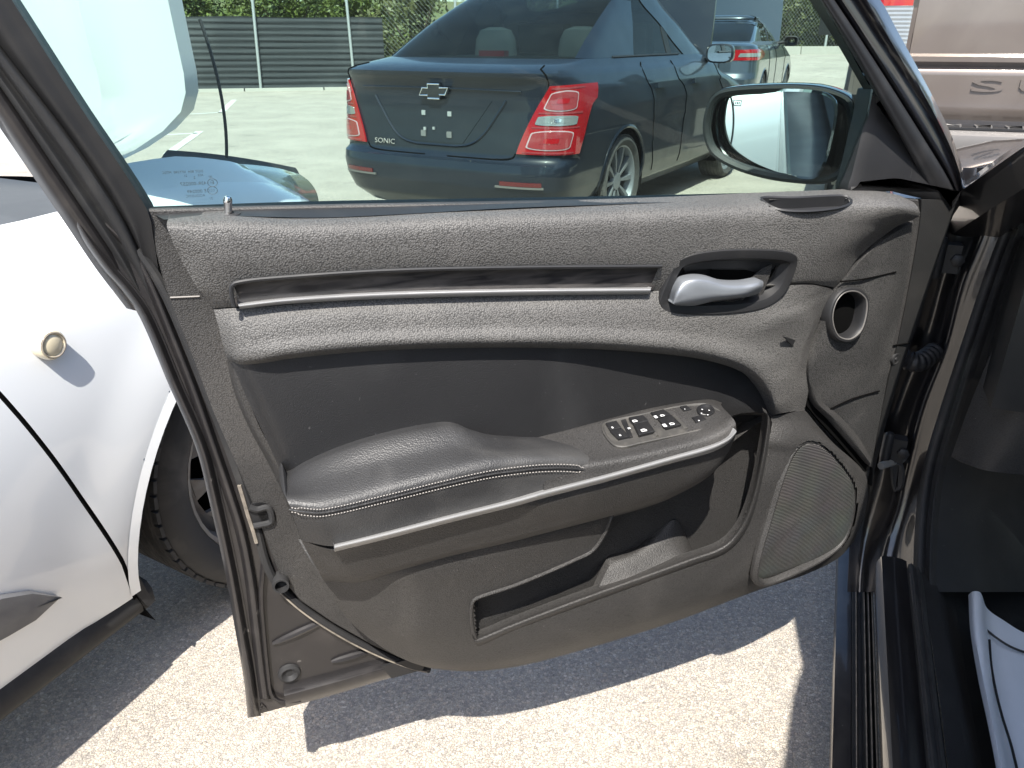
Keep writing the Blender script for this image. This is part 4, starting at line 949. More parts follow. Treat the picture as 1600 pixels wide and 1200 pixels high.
mb = MB(); mb.grid([[cc(r, f, .98 + .03 * math.sin((r - .19) / 1.57 * math.pi)) for r in (.19, .5, .97, 1.4, 1.75)] for f in (-1.5, -1.9, -2.4)], skirt=-Z * .5); B('boot_lid', mb, M['gloss'])
mb = MB(); mb.grid([[cc(1.94 - r, f, z) for r, z in bs] for f in (1.5, .5, -.5, -1.5, -2.5)]); B('far_side', mb, M['gloss'])
# driver's seat in the shade of the cabin
mb = MB(); mb.box(cc(.72, .35, .42), CR * .24, CF * .26, Z * .10); mb.box(cc(.72, .02, .80), CR * .24, CF * .08 - Z * .02, Z * .32 - CF * .06); B('front_seat', mb, M['leather'])
mb = MB(); mb.grid([[cc(1.75, f, .98), cc(1.70, f, 1.15), cc(1.63, f, 1.41)] for f in (1.2, .5, -.5, -1.5)]); B('far_windows', mb, M['carglass'])
# nose: wing and bonnet in one sweep each
hs = [(.16, .30), (.13, .5), (.105, .70), (.12, .83), (.145, .885), (.19, .915)]
mb = MB(); rows = []
for i in range(16):
    f = 1.52 + i * .115; s = max(0, (f - 2.6) / .65)
    rows.append([cc(r + .35 * s * s, f, z - .06 * ((f - 1.5) / 1.7) ** 2 * (z > .6)) for r, z in hs])
mb.grid(rows, skirt=CR * .03); B('front_wing', mb, M['gloss'])
mb = MB(); rows = []
for i in range(16):
    f = 1.56 + i * .108; s = max(0, (f - 2.6) / .6)
    rows.append([cc(r + (.33 * s * s if r < .9 else -.33 * s * s if r > 1.1 else 0), f + (.12 * (1 - ((r - .97) / .8) ** 2)), z - .07 * ((f - 1.5) / 1.7) ** 2) for r, z in ((.192, .913), (.21, .922), (.30, .945), (.42, .975), (.55, .985), (.97, 1.0), (1.4, .985), (1.72, .93))])
mb.grid(rows, skirt=-Z * .03); B('bonnet', mb, M['gloss'])
mb = MB(); mb.box(cc(.97, 3.22, .55), CR * .60, CF * .08, Z * .28); B('front_bumper', mb, M['gloss'])

# ---- white floor film lying in the footwell
film = empty('floor_film', cc(.55, .9, .2), 'white plastic floor film with black printed lines, curled up in the footwell', 'floor film')
def zpx(px, py, z): return hit(px, py, Vector((0, 0, z)), Z)
mb = MB(); dloft(mb, [
 [(1513, 930, .300), (1516, 985, .30), (1528, 1060, .30), (1545, 1140, .30), (1562, 1230, .30)],
 [(1520, 924, .318), (1524, 985, .318), (1536, 1060, .316), (1552, 1140, .312), (1570, 1230, .31)],
 [(1532, 926, .316), (1536, 975, .312), (1545, 1050, .306), (1558, 1130, .302), (1578, 1230, .30)],
 [(1542, 950, .280), (1546, 985, .272), (1550, 1040, .262), (1560, 1110, .262), (1590, 1230, .262)],
 [(1566, 968, .268), (1575, 1005, .262), (1590, 1060, .256), (1605, 1120, .256), (1625, 1230, .256)],
 [(1605, 990, .262), (1630, 1030, .256), (1660, 1090, .25), (1680, 1150, .25), (1700, 1230, .25)],
 [(1680, 1000, .25), (1720, 1050, .25), (1760, 1100, .25), (1780, 1160, .25), (1800, 1230, .25)]], 50, 60, f=zpx); mk('film_sheet', mb, M['paper'], film, smooth=60)
for pth, w_ in (([(1541, 984, .2775), (1556, 996, .271), (1578, 1010, .2665), (1604, 1020, .2615), (1650, 1030, .2575)], .0022), ([(1546, 1000, .2745), (1549, 1040, .2675), (1556, 1080, .2665), (1566, 1120, .2665), (1580, 1165, .2665), (1592, 1215, .2665)], .0020)):
    mb = MB(); mb.tube([zpx(x, y, z + .002) for x, y, z in cr(pth, 30)], w_, 5); mk('printed_line', mb, M['matte'], film)

# ================================================================== wheels
def wheel(parent, c, ax, rad, wid, local, spokes=10, tyre=.22, steel=False, fwd=None):
    """c centre, ax outward axis; rim mesh is the part, tyre its sub-part"""
    c = Vector(c); ax = Vector(ax).normalized()
    rr = rad * (1 - tyre)
    mbw = MB(); seg = 40
    mbw.disc_lathe(c, ax, [(rr, -wid * .5), (rr, wid * .42), (rr * .985, wid * .46), (rr * .95, wid * .44), (rr * .93, wid * .30), (rr * .90, wid * .12)], seg)
    x = ax.cross(Z).normalized(); y = ax.cross(x)
    P = lambda r, a, h: c + ax * h + x * r * math.cos(a) + y * r * math.sin(a)
    if steel:
        mbw.disc_lathe(c, ax, [(rr * .90, wid * .12), (rr * .86, wid * .16), (rr * .80, wid * .20)], seg)
        mbw.disc_lathe(c, ax, [(rr * .56, wid * .27), (rr * .45, wid * .30), (rr * .36, wid * .22), (rr * .2, wid * .22), (rr * .17, wid * .34), (0, wid * .35)], seg)
        ns = 12
        for k in range(ns):
            a0 = 2 * math.pi * k / ns; a1 = a0 + 2 * math.pi / ns * .48
            mbw.grid([[P(rr * .80, a0 - .02, wid * .20), P(rr * .80, a1 + .02, wid * .20)], [P(rr * .68, a0 + .05, wid * .25), P(rr * .68, a1 - .05, wid * .25)], [P(rr * .56, a0 - .02, wid * .27), P(rr * .56, a1 + .02, wid * .27)]], skirt=-ax * .012)
    else:
        mbw.disc_lathe(c, ax, [(rr * .26, wid * .18), (rr * .24, wid * .32), (rr * .1, wid * .35), (0, wid * .35)], 24)
        for k in range(spokes):
            a = 2 * math.pi * k / spokes; d = .42 / spokes * 2
            mbw.grid([[P(rr * .2, a - d * 1.5, wid * .30), P(rr * .2, a + d * 1.5, wid * .30)], [P(rr * .6, a - d, wid * .36), P(rr * .6, a + d, wid * .36)], [P(rr * .94, a - d * .9, wid * .36), P(rr * .94, a + d * .9, wid * .36)]], skirt=-ax * .03)
    w_ = mk('wheel', mbw, M['steel'] if steel else M['silver'], parent)
    mbt = MB()
    prof = [(rr * .97, -wid * .46), (rr * 1.06, -wid * .56), (rad * .93, -wid * .54), (rad * .985, -wid * .44)]
    k0 = 5
    for k in range(k0):
        h0 = -wid * .40 + wid * .8 * k / k0
        prof += [(rad, h0), (rad, h0 + wid * .8 / k0 - .012), (rad - .008, h0 + wid * .8 / k0 - .010), (rad - .008, h0 + wid * .8 / k0 - .002)]
    prof += [(rad, wid * .40), (rad * .985, wid * .44), (rad * .93, wid * .54), (rad * .88, wid * .565), (rr * 1.12, wid * .56), (rr * 1.05, wid * .53), (rr * .99, wid * .46)]
    mbt.disc_lathe(c, ax, prof, 72)
    # shoulder blocks: cross cuts
    for k in range(60):
        a = 2 * math.pi * k / 60
        for s_ in (-1, 1):
            mbt.box(P(rad * .982, a, s_ * wid * .44), ax * wid * .055, (P(1, a + .001, 0) - P(1, a, 0)).normalized() * rad * .040, (P(1, a, 0) - c).normalized() * rad * .012)
    mk('tyre', mbt, M['tyre'], w_)
    mbd = MB(); mbd.disc_lathe(c, ax, [(rr * .9, -wid * .1), (0, -wid * .1)], 24); mk('brake_disc', mbd, M['blackhole'], w_)
    return w_

# ================================================================== white car on the left
wcar = empty('white_car', wc(-1.9, .0, 0), 'white compact car at left with its bonnet raised and front wheel turned', 'car')
def Wp(name, mb, mat_, parent=wcar, **k): return mk(name, mb, mat_, parent, **k)
WT = [(.16, -1.19), (.20, -1.165), (.30, -1.135), (.42, -1.105), (.55, -1.085), (.66, -1.08), (.76, -1.088), (.84, -1.105), (.90, -1.135), (.94, -1.17), (.965, -1.215)]
WTD = sorted(cr(WT, 160))
WCX, WCZ, WAR = 1.20, .335, .415
def WTOP(f): return lerp_table([(.5, .955), (.8, .955), (1.0, .962), (1.2, .955), (1.36, .93), (1.5, .895), (1.62, .85), (1.75, .80)], f)[0]
def wside(f, z, off=0.0):
    r = lerp_table(WTD, z)[0]
    if f > 1.3: r -= .30 * ((f - 1.3) / .5) ** 2
    d = math.hypot(f - WCX, z - WCZ)
    if d < WAR + .14:
        q = 1 - max(0, (d - WAR) / .14); r += .012 * q * q * (3 - 2 * q) * min(1, max(0, (.92 - z) / .12))
    top = WTOP(f)
    return wc(r + off, f, z if z < .7 else .7 + (z - .7) * (top - .7) / .265)
def seam_f(z): return lerp_table([(.16, .79), (.22, .785), (.35, .755), (.5, .705), (.62, .665), (.75, .62), (.90, .565), (.97, .54)], z)[0]
zs = [.19 + (.965 - .19) * (i / 46) for i in range(47)]
fs_ = [.50 + i * .022 for i in range(56)]
keepw = lambda i, j: math.hypot((fs_[j] + fs_[j + 1]) / 2 - WCX, (zs[i] + zs[i + 1]) / 2 - WCZ) > WAR and (fs_[j] + fs_[j + 1]) / 2 > seam_f((zs[i] + zs[i + 1]) / 2) + .004
# wing mesh: shape its rear edge to the seam by moving the columns
mb = MB(); rows = []
N_ = 60
for z in zs:
    s0 = seam_f(z) + .004
    rows.append([wside(s0 + (1.72 - s0) * (k / N_), z) for k in range(N_ + 1)])
def kp(i, j):
    z = (zs[i] + zs[i + 1]) / 2; s0 = seam_f(z) + .004; f = s0 + (1.72 - s0) * ((j + .5) / N_)
    return math.hypot(f - WCX, z - WCZ) > WAR + .011
mb.grid(rows, keep=kp); Wp('front_wing', mb, M['white'])
mb = MB(); rows = []
for a_ in range(41):
    a = math.pi * (-.10 + 1.16 * a_ / 40); f = WCX + math.cos(a) * (WAR + .004); z = WCZ + math.sin(a) * (WAR + .004)
    f2 = WCX + math.cos(a) * (WAR + .022); z2 = WCZ + math.sin(a) * (WAR + .022)
    rows.append([wside(f2, z2, .002), wside(f, z, .006), wside(f, z, -.02), wside(f, z, -.05)])
mb.grid(rows); Wp('arch_lip', mb, M['white'])
mb = MB(); mb.grid([[wc(r, WCX + math.cos(a) * (WAR + .012) * k, max(.14, WCZ + math.sin(a) * (WAR + .012) * k)) for a in [math.pi * (-.13 + 1.26 * q / 40) for q in range(41)]] for r, k in ((-1.135, 1), (-1.55, 1), (-1.56, .02))]); Wp('arch_liner', mb, M['blackhole'])
zd = [.245 + (.965 - .245) * (i / 36) for i in range(37)]
mb = MB(); mb.grid([[wside(-.52 + (seam_f(z) - .004 + .52) * k / 40, z) for k in range(41)] for z in zd], skirt=-WR * .03); wd = Wp('front_door', mb, M['white'])
mb = MB(); mb.grid([[wside(-2.6 + 2.07 * k / 30, z) for k in range(31)] for z in zd], skirt=-WR * .03); Wp('rear_door', mb, M['white'])
mb = MB(); mb.tube([wside(-.526, z, -.004) for z in zd], .005, 6); Wp('door_gap', mb, M['blackhole'])
mb = MB(); mb.tube([wside(seam_f(z), z, -.005) for z in zs], .0052, 6); Wp('door_gap', mb, M['blackhole'])
# grey cladding on the door with a rounded front end
mb = MB(); rows = []
for i in range(25):
    t = i / 24; f = .63 - 1.1 * t
    hgt = .046 * min(1, (max(0.0, t) / .09)) ** .45
    zc = min(.41, .368 + .35 * 1.1 * t)
    rows.append([wside(f, zc - hgt, .001), wside(f, zc - hgt * .9, .010), wside(f, zc, .014), wside(f, zc + hgt * .9, .010), wside(f, zc + hgt, .001)])
mb.grid(rows); mk('door_cladding', mb, M['cladding'], wd)
# black rocker tube and mud flap
mb = MB(); mb.grid([[wc(r, f, z) for r, z in ((-1.22, .185), (-1.18, .18), (-1.150, .192), (-1.138, .212), (-1.140, .235), (-1.150, .250), (-1.17, .256))] for f in [-2.6 + 3.42 * i / 30 for i in range(31)]], skirt=-WR * .02); Wp('rocker_cover', mb, M['rubber'])
mb = MB(); fl = [(-.0, .34), (.006, .29), (.016, .24), (.03, .205)]
mb.grid([[wc(r, .785 + df - .015, z) for r in (-1.25, -1.17, -1.140, -1.137)] for df, z in fl], skirt=WF * .02); Wp('mud_flap', mb, M['rubber'])
# round side marker
mk_p = hit(77, 538, wc(-1.082, 0, 0), WR)
mb = MB(); mb.disc_lathe(mk_p, WR, [(.0235, -.01), (.0235, .006), (.021, .010), (.018, .0095), (.017, .008), (.012, .0105), (.006, .0115), (0, .012)], 28); ml = Wp('marker_lamp', mb, M['lens'])
mb = MB(); mb.disc_lathe(mk_p, WR, [(.018, .0100), (.0185, .0115), (.0195, .0115), (.020, .0095)], 28); mk('lamp_ring', mb, M['seal_edge'], ml)
# wheel, steered a little
sa = R(-6)
wax = (WR * math.cos(sa) + WF * math.sin(sa)).normalized()
wheel(wcar, wc(-1.255, WCX + .04, WCZ), wax, .335, .215, False, steel=True, tyre=.25)
wheel(wcar, wc(-1.245, -1.75, .335), WR, .335, .215, False, steel=True)
# cowl, engine bay edge, bonnet held up
def nose(r): return 1.66 - .36 * ((r + 1.95) / .78) ** 2
mb = MB(); mb.grid([[wc(-1.18 - 1.5 * i / 10, f, .80) for i in range(11)] for f in (.78, 1.1, 1.4)]); Wp('engine_bay', mb, M['blackhole'])
mb = MB(); rows = []
for f in [.99 + i * .05 for i in range(14)]:
    zt = WTOP(f)
    dr = (.30 * ((f - 1.3) / .5) ** 2 if f > 1.3 else 0); up_ = max(0, 1 - ((f - 1.17) / .35) ** 2) * .03
    rows.append([wc(-1.213 - dr, f, zt - .003), wc(-1.24 - dr, f, zt + .012 + up_ * .3), wc(-1.275 - dr, f, zt + .018 + up_), wc(-1.305 - dr, f, zt + .012 + up_), wc(-1.315 - dr, f, zt - .02), wc(-1.32 - dr, f, zt - .10)])
mb.grid(rows); Wp('wing_gutter', mb, M['white'])
mb = MB(); mb.grid([[wc(-1.95 + x, 1.62 - .30 * (x / .78) ** 2 - k * .05, z) for x in [-.72 + .144 * i for i in range(11)]] for k, z in ((0, .62), (0, .80), (.3, .845), (1.4, .855), (1.9, .83))]); Wp('front_panel', mb, M['blackhole'])
# headlamp wrapping the corner
def hl(px, py, r): return hit(px, py, wc(r, 0, 0), WR)
mb = MB(); dloft(mb, [[(318, 257, -1.30), (370, 256, -1.30), (430, 262, -1.315), (468, 272, -1.36)], [(340, 270, -1.262), (390, 268, -1.26), (445, 274, -1.29), (484, 284, -1.36)], [(362, 286, -1.245), (410, 290, -1.25), (460, 296, -1.28), (496, 304, -1.36)], [(395, 302, -1.245), (440, 314, -1.25), (470, 326, -1.28), (500, 340, -1.36)]], 24, 16, f=hl, skirt=0); Wp('headlamp', mb, M['headlamp'])
mb = MB(); dloft(mb, [[(262, 234, -1.38), (330, 240, -1.36), (400, 250, -1.36), (462, 262, -1.38)], [(255, 242, -1.36), (330, 247, -1.34), (400, 256, -1.34), (466, 268, -1.37)], [(248, 256, -1.30), (320, 256, -1.29), (400, 262, -1.31), (468, 274, -1.36)]], 24, 8, f=hl, skirt=-Z * .02); Wp('bay_edge', mb, M['rubber'])
# bonnet: hinge edge low, nose edge high
HA = R(93)
def hood(x, y, d=0.0):       # x across (0 centre, + right), y along from the hinge, d outward
    o = wc(-1.95, 1.0, 1.01)
    crown = .05 * (1 - (x / .80) ** 2) + .02 * math.sin(min(1, y / 1.0) * math.pi)
    up = WF * math.cos(HA) + Z * math.sin(HA); nn = Z * math.cos(HA) - WF * math.sin(HA)
    return o + WR * x + up * y + nn * (crown + d)
hw = [(0.0, .70), (.025, .765), (.055, .815), (.085, .85), (.11, .865), (.14, .872), (.5, .89), (.8, .885), (.87, .85), (.92, .76)]
mb = MB(); rows = []
for y in [.92 * i / 30 for i in range(31)]:
    w_ = lerp_table(hw, y)[0]
    row = []
    for k in range(81):
        u = -1 + 2 * k / 80; x = u * w_
        d = -.55 * max(0, abs(x) - (.745 + .10 * y)) + .006 * math.exp(-((abs(x) - (.745 + .10 * y)) / .012) ** 2)
        row.append(hood(x, y, d))
    rows.append(row)
mb.grid(rows, skirt=-(Z * math.cos(HA) - WF * math.sin(HA)) * .03); Wp('bonnet', mb, M['white'])
mb = MB(); a_ = wc(-1.36, 1.50, .85); b_ = hit(316, 30, wc(-1.40, 0, 0), WR)
mb.tube(bez3(hit(354, 246, wc(-1.30, 0, 0), WR), hit(356, 150, wc(-1.31, 0, 0), WR), hit(312, 30, wc(-1.36, 0, 0), WR), 24), .0035, 6); Wp('bonnet_prop', mb, M['matte'])
# glass house
mb = MB(); mb.grid([[wc(-1.22, f, .965), wc(-1.28, f - .02, 1.12), wc(-1.38, f - .05, 1.46)] for f in (.20, -.5, -1.4, -2.2)], skirt=-WR * .004); Wp('side_window', mb, M['carglass'])
mb = MB(); mb.grid([[wc(r, .80 + b2, .985), wc(-1.95 + (r + 1.95) * .9, .45 + b2, 1.25), wc(-1.95 + (r + 1.95) * .8, .1 + b2, 1.48)] for r, b2 in ((-1.25, -.32), (-1.5, -.23), (-1.95, -.2), (-2.4, -.23), (-2.65, -.32))]); Wp('windscreen', mb, M['carglass'])
mb = MB(); pth = bez3(wc(-1.225, .42, .955), wc(-1.26, .25, 1.22), wc(-1.39, -.1, 1.48), 14); mb.tube(pth, .035, 8, rs=[.03 + .012 * i / 13 for i in range(14)]); Wp('windscreen_pillar', mb, M['white'])
mb = MB(); mb.grid([[wc(-1.95 + x, f, 1.50 + .04 * (1 - (x / .6) ** 2) - .02 * abs(f + 1) ** 2 * .4) for x in (-.6, -.4, 0, .4, .6)] for f in (.12, -.4, -1, -1.6, -2.3)], skirt=-Z * .04); Wp('roof', mb, M['white'])
mb = MB(); mb.grid([[wc(r, f, z) for r, z in ((-2.68, .96), (-2.78, .9), (-2.82, .6), (-2.75, .2))] for f in (.85, 0, -1, -2.6)]); Wp('far_side', mb, M['white'])
mb = MB(); mb.box(wc(-1.17, .28, 1.04), WR * .075, WF * .04, Z * .055); 
Wp('window_belt', MB().grid([[wc(-1.205, f, .955), wc(-1.20, f, .972), wc(-1.225, f, .985)] for f in (.62, 0, -1, -2.4)]), M['matte'])
# cowl / base of the windscreen, seen dark beyond the wing
mb = MB(); mb.grid([[wc(-1.216, .35, .95), wc(-1.216, .98, .955)], [wc(-1.27, .35, .975), wc(-1.27, .98, .972)], [wc(-2.6, .42, 1.0), wc(-2.6, 1.0, .985)]], skirt=-Z * .02); Wp('cowl', mb, M['cowl'])

# ================================================================== sedans
class Sedan:
    def __init__(s, body, house, L, ex=.5, Dr=.55, Df=.7):
        s.body = body; s.house = house; s.L = L; s.ex = ex; s.Dr = Dr; s.Df = Df
    def S(s, z, t, off=0.0, tab=None, ez=None):
        """point on the skin: t 0 rear centre, .3 rear corner end, .7 front corner start, 1 front centre; negative t is the left side"""
        tab = tab or s.body
        if off:
            e = 2e-3
            a = s.S(z, t, 0, tab); b_ = s.S(z, t + e, 0, tab); c = s.S(z + e, t, 0, tab)
            n = (b_ - a).cross(c - a)
            if n.length < 1e-12: n = Vector((math.copysign(1, t), 0, 0))
            n.normalize()
            # outward: away from the car's middle
            o = a - Vector((0, s.L * .5, a.z))
            if n.dot(Vector((o.x * 2, o.y, 0))) < 0: n = -n
            return a + n * off
        Wd, yr, yf = lerp_table(tab, z)
        sg = 1 if t >= 0 else -1; q = abs(t)
        if q <= .3:
            th = q / .3 * math.pi / 2
            x = Wd * math.sin(th) ** s.ex if th > 0 else 0; y = yr + s.Dr * (1 - max(0, math.cos(th)) ** s.ex)
        elif q >= .7:
            th = (1 - min(q, 1)) / .3 * math.pi / 2
            x = Wd * math.sin(th) ** s.ex if th > 0 else 0; y = yf - s.Df * (1 - max(0, math.cos(th)) ** s.ex)
        else:
            k = (q - .3) / .4; x = Wd; y = (yr + s.Dr) + (yf - s.Df - yr - s.Dr) * k
        return Vector((sg * x, y, z))
    def tx(s, x, z, tab=None):
        Wd = lerp_table(tab or s.body, z)[0]
        v = min(1, abs(x) / Wd) ** (1 / s.ex)
        return math.copysign(math.asin(v) / (math.pi / 2) * .3, x)
    def ty(s, y, z, tab=None):          # t on the right side for a given y
        Wd, yr, yf = lerp_table(tab or s.body, z)
        a = yr + s.Dr; b_ = yf - s.Df
        return .3 + .4 * (y - a) / (b_ - a)
    def patch(s, zs, lo, hi, off, n=10, tab=None, back=.012):
        mb = MB(); rows = []
        for z in zs:
            a = lo(z); b_ = hi(z)
            rows.append([s.S(z, a + (b_ - a) * i / n, off, tab) for i in range(n + 1)])
        mb.grid(rows)
        # rim back to the skin
        m = len(rows); loop = [(0, j) for j in range(n + 1)] + [(i, n) for i in range(1, m)] + [(m - 1, j) for j in range(n - 1, -1, -1)] + [(i, 0) for i in range(m - 2, 0, -1)]
        fr = []; bk_ = []
        for (i, j) in loop:
            z = zs[i]; a = lo(z); b_ = hi(z)
            fr.append(rows[i][j]); bk_.append(s.S(z, a + (b_ - a) * j / n, off - back, tab))
        mb.grid([fr, bk_], closed=True)
        return mb
    def line(s, pts, rad, off=0.0, tab=None, seg=5, n=30):
        mb = MB(); mb.tube([s.S(z, t, off, tab) for z, t in cr(pts, n)], rad, seg); return mb
def linz(a, b_, n=12): return [a + (b_ - a) * i / n for i in range(n + 1)]

def build_sedan(name, label, loc, rz, sd_, paint, wheels, rad, frontlift=None, spokes=10):
    th = empty(name, loc, label, 'car', rz=rz, local=True)
    zs = []
    zt = [r[0] for r in sd_.body]
    for a, b_ in zip(zt, zt[1:]):
        k = max(1, int((b_ - a) / .014)); zs += [a + (b_ - a) * i / k for i in range(k)]
    zs.append(zt[-1])
    NT = 420
    T = [-1 + 2 * i / NT for i in range(NT)]
    arch = rad * 1.16
    rows = [[sd_.S(z, t) for t in T] for z in zs]
    def kp(i, j):
        p = (rows[i][j] + rows[i + 1][(j + 1) % NT]) / 2
        if abs(p.x) < .7: return True
        return all(math.hypot(p.y - wy, p.z - rad) > arch for wy in wheels)
    mb = MB(); mb.grid(rows, closed=True, keep=kp)
    body = mk('body', mb, paint, th, smooth=45)
    mb = MB(); mb.f = []; mb.add([sd_.S(zs[-1], t) - Z * .004 for t in T], [tuple(range(NT))]); mk('parcel_shelf', mb, M['matte'], th)
    mb = MB(); mb.add([sd_.S(zs[0], t) for t in T], [tuple(range(NT))]); mk('underbody', mb, M['blackhole'], th)
    for wy in wheels:
        for sx in (-1, 1):
            wb = lerp_table(sd_.body, .6)[0] - .02
            mb = MB(); mb.grid([[Vector((sx * x, wy + math.cos(a) * (arch + .01) * k, max(.19, rad + math.sin(a) * (arch + .01) * k))) for a in [math.pi * (-.15 + 1.3 * q / 32) for q in range(33)]] for x, k in ((wb, 1), (.45, 1), (.44, .02))]); mk('arch_liner', mb, M['blackhole'], th)
            lp_ = []
            for q in range(33):
                a = math.pi * (-.12 + 1.24 * q / 32); yy = wy + math.cos(a) * (arch + .004); z2 = rad + math.sin(a) * (arch + .004)
                lp_.append(sd_.S(max(zs[0] + .004, z2), sx * sd_.ty(yy, max(zs[0] + .004, z2)), -.004))
            mb = MB(); mb.tube(lp_, .013, 6); mk('arch_lip', mb, paint, th)
            wheel(th, (sx * (lerp_table(sd_.body, .5)[0] - .115), wy, rad), (sx, 0, 0), rad, .20, True, spokes=spokes)
    h = sd_.house
    zh = linz(h[0][0], h[-1][0], 14)
    mb = MB(); mb.grid([[sd_.S(z, t, 0, h) for t in T] for z in zh], closed=True); mk('windows', mb, M['carglass'], th, smooth=60)
    mb = MB(); rr = [[sd_.S(h[-1][0], t, .012, h) for t in T], [sd_.S(h[-1][0], t, .004, h) + Z * .022 for t in T]]
    cxy = Vector((0, (lerp_table(h, h[-1][0])[1] + lerp_table(h, h[-1][0])[2]) / 2, h[-1][0]))
    for k, dz in ((.85, .045), (.5, .06), (.02, .065)):
        rr.append([cxy + (sd_.S(h[-1][0], t, 0, h) - cxy) * k + Z * dz for t in T])
    mb.grid(rr, closed=True); mk('roof', mb, paint, th, smooth=60)
    return th, zh

# ---- the nearer sedan: dark, tail towards the door
A_b = [(.20, .74, .12, 4.20), (.28, .82, .04, 4.30), (.38, .85, .005, 4.33), (.47, .862, .0, 4.34), (.525, .862, .012, 4.34), (.545, .862, .05, 4.34), (.565, .862, .058, 4.33), (.70, .865, .072, 4.28), (.82, .858, .082, 4.05), (.90, .845, .085, 3.75), (.945, .836, .078, 3.5), (.985, .822, .066, 3.4), (1.015, .81, .040, 3.35), (1.038, .80, .038, 3.3), (1.058, .775, .080, 3.25), (1.085, .755, .25, 3.2), (1.108, .74, .42, 3.1)]
A_h = [(1.105, .735, .42, 3.12), (1.20, .70, .58, 2.94), (1.32, .66, .80, 2.74), (1.44, .61, 1.06, 2.5), (1.56, .565, 1.36, 2.34)]
A_b = [(z, w * 1.03, a, b_) for z, w, a, b_ in A_b]; A_h = [(z, w * 1.03, a, b_) for z, w, a, b_ in A_h]
A = Sedan(A_b, A_h, 4.35, ex=.44, Dr=.44)
sA, zhA = build_sedan('blue_black_sedan', 'blue black sedan parked tail first beyond the door glass, plate missing and red tail lamps', (-.51, 5.02, 0), R(-31), A, M['sonic'], (1.02, 3.55), .315)
def Ap(name, mb, mat_, parent=sA, **k): return mk(name, mb, mat_, parent, **k)
for sx in (-1, 1):
    Ap('rear_pillar', A.patch(zhA, lambda z: sx * (.205 + .10 * (z - 1.105)), lambda z: sx * (A.ty(1.36 + .60 * (z - 1.105), z, A_h)), .007, 14, A_h, .01), M['sonic'])
    Ap('window_post', A.patch(zhA, lambda z: sx * A.ty(2.02, z, A_h), lambda z: sx * A.ty(2.12, z, A_h), .004, 4, A_h, .008), M['matte'])
    Ap('front_pillar', A.patch(zhA, lambda z: sx * .69, lambda z: sx * .78, .006, 6, A_h, .01), M['sonic'])
    Ap('belt_moulding', A.line([(1.108, sx * .335), (1.11, sx * .5), (1.11, sx * .66)], .010, .004, A_h), M['matte'])
    # tail lamp cluster
    zl = linz(.588, .972, 14)
    inn = lambda z, k=0: A.tx(sx * (.585 + .175 * ((z - .588) / .384) ** 1.2 + k), z)
    outt = lambda z, k=0: sx * (.265 + .046 * (z - .588) / .384) 
    lam = Ap('tail_lamp', A.patch(zl, inn, outt, .016, 16), M['red'])
    def fr_lamp(z0, z1, a, b_, off, mt, nm):
        f_in = lambda z: inn(z) + (outt(z) - inn(z)) * a; f_out = lambda z: inn(z) + (outt(z) - inn(z)) * b_
        zm = (z0 + z1) / 2; hz = (z1 - z0) / 2; pad = hz * .32
        def rnd(z): q = min(1, abs(z - zm) / hz); e = max(0, (q * hz - (hz - pad)) / pad); return .055 * (1 - math.sqrt(max(0, 1 - e * e)))
        zs_ = [z0 + (z1 - z0) * (.5 - .5 * math.cos(math.pi * i / 18)) for i in range(19)]
        mk(nm, A.patch(zs_, lambda z: f_in(z) + sx * rnd(z), lambda z: f_out(z) - sx * rnd(z), off, 10, back=.006), mt, lam)
    fr_lamp(.830, .945, .10, .72, .0195, M['lampframe'], 'lamp_frame'); fr_lamp(.836, .939, .12, .70, .0215, M['redlight'], 'lamp_lens')
    fr_lamp(.752, .808, .08, .78, .0200, M['clear'], 'reversing_lens')
    for z0, z1, q0, q1 in ((.870, .905, .28, .52), (.650, .685, .28, .52)): fr_lamp(z0, z1, q0, q1, .0225, M['red'], 'lamp_bowl')
    fr_lamp(.768, .792, .34, .46, .0212, M['chrome'], 'lamp_bulb')
    for z0 in (.951, .817, .736, .594): fr_lamp(z0, z0 + .010, .06, .86, .0185, M['redlight'], 'lamp_rib')
    fr_lamp(.612, .725, .08, .76, .0195, M['lampframe'], 'lamp_frame'); fr_lamp(.618, .719, .10, .74, .0215, M['redlight'], 'lamp_lens')
    Ap('bumper_reflector', A.patch(linz(.405, .430, 3), lambda z: A.tx(sx * .50, z), lambda z: A.tx(sx * .76, z), .006, 8), M['darkred'])
    Ap('reflector_trim', A.patch(linz(.392, .403, 2), lambda z: A.tx(sx * .47, z), lambda z: A.tx(sx * .77, z), .010, 8), M['stepgrey'])
    Ap('boot_gap', A.line([(1.075, A.tx(sx * .70, 1.04)), (1.03, A.tx(sx * .745, 1.03)), (.985, A.tx(sx * .755, .985)), (.97, A.tx(sx * .75, .97))], .005, .001), M['blackhole'])
    Ap('boot_gap', A.line([(.588, A.tx(sx * .575, .588)), (.56, A.tx(sx * .55, .56)), (.548, A.tx(sx * .45, .548)), (.545, A.tx(sx * .2, .545)), (.545, 0.001 * sx)], .005, .001), M['blackhole'])
    # side: door gaps, handles, mirror
    for y0, y1 in ((1.45, 1.60), (2.12, 2.16), (3.05, 3.17)):
        Ap('door_gap', A.line([(.32, sx * A.ty(y1, .32)), (.7, sx * A.ty(y0 + .05, .7)), (1.07, sx * A.ty(y0 - .02, 1.0))], .004, .0005), M['blackhole'])
    for y0 in (1.52, 2.32):
        Ap('door_handle', A.patch(linz(.895, .930, 3), lambda z: sx * A.ty(y0, z), lambda z: sx * A.ty(y0 + .19, z), .028, 6, back=.03), M['sonic'])
    mb = MB(); c_ = Vector((sx * .93, 2.83, 1.11)); rows = []
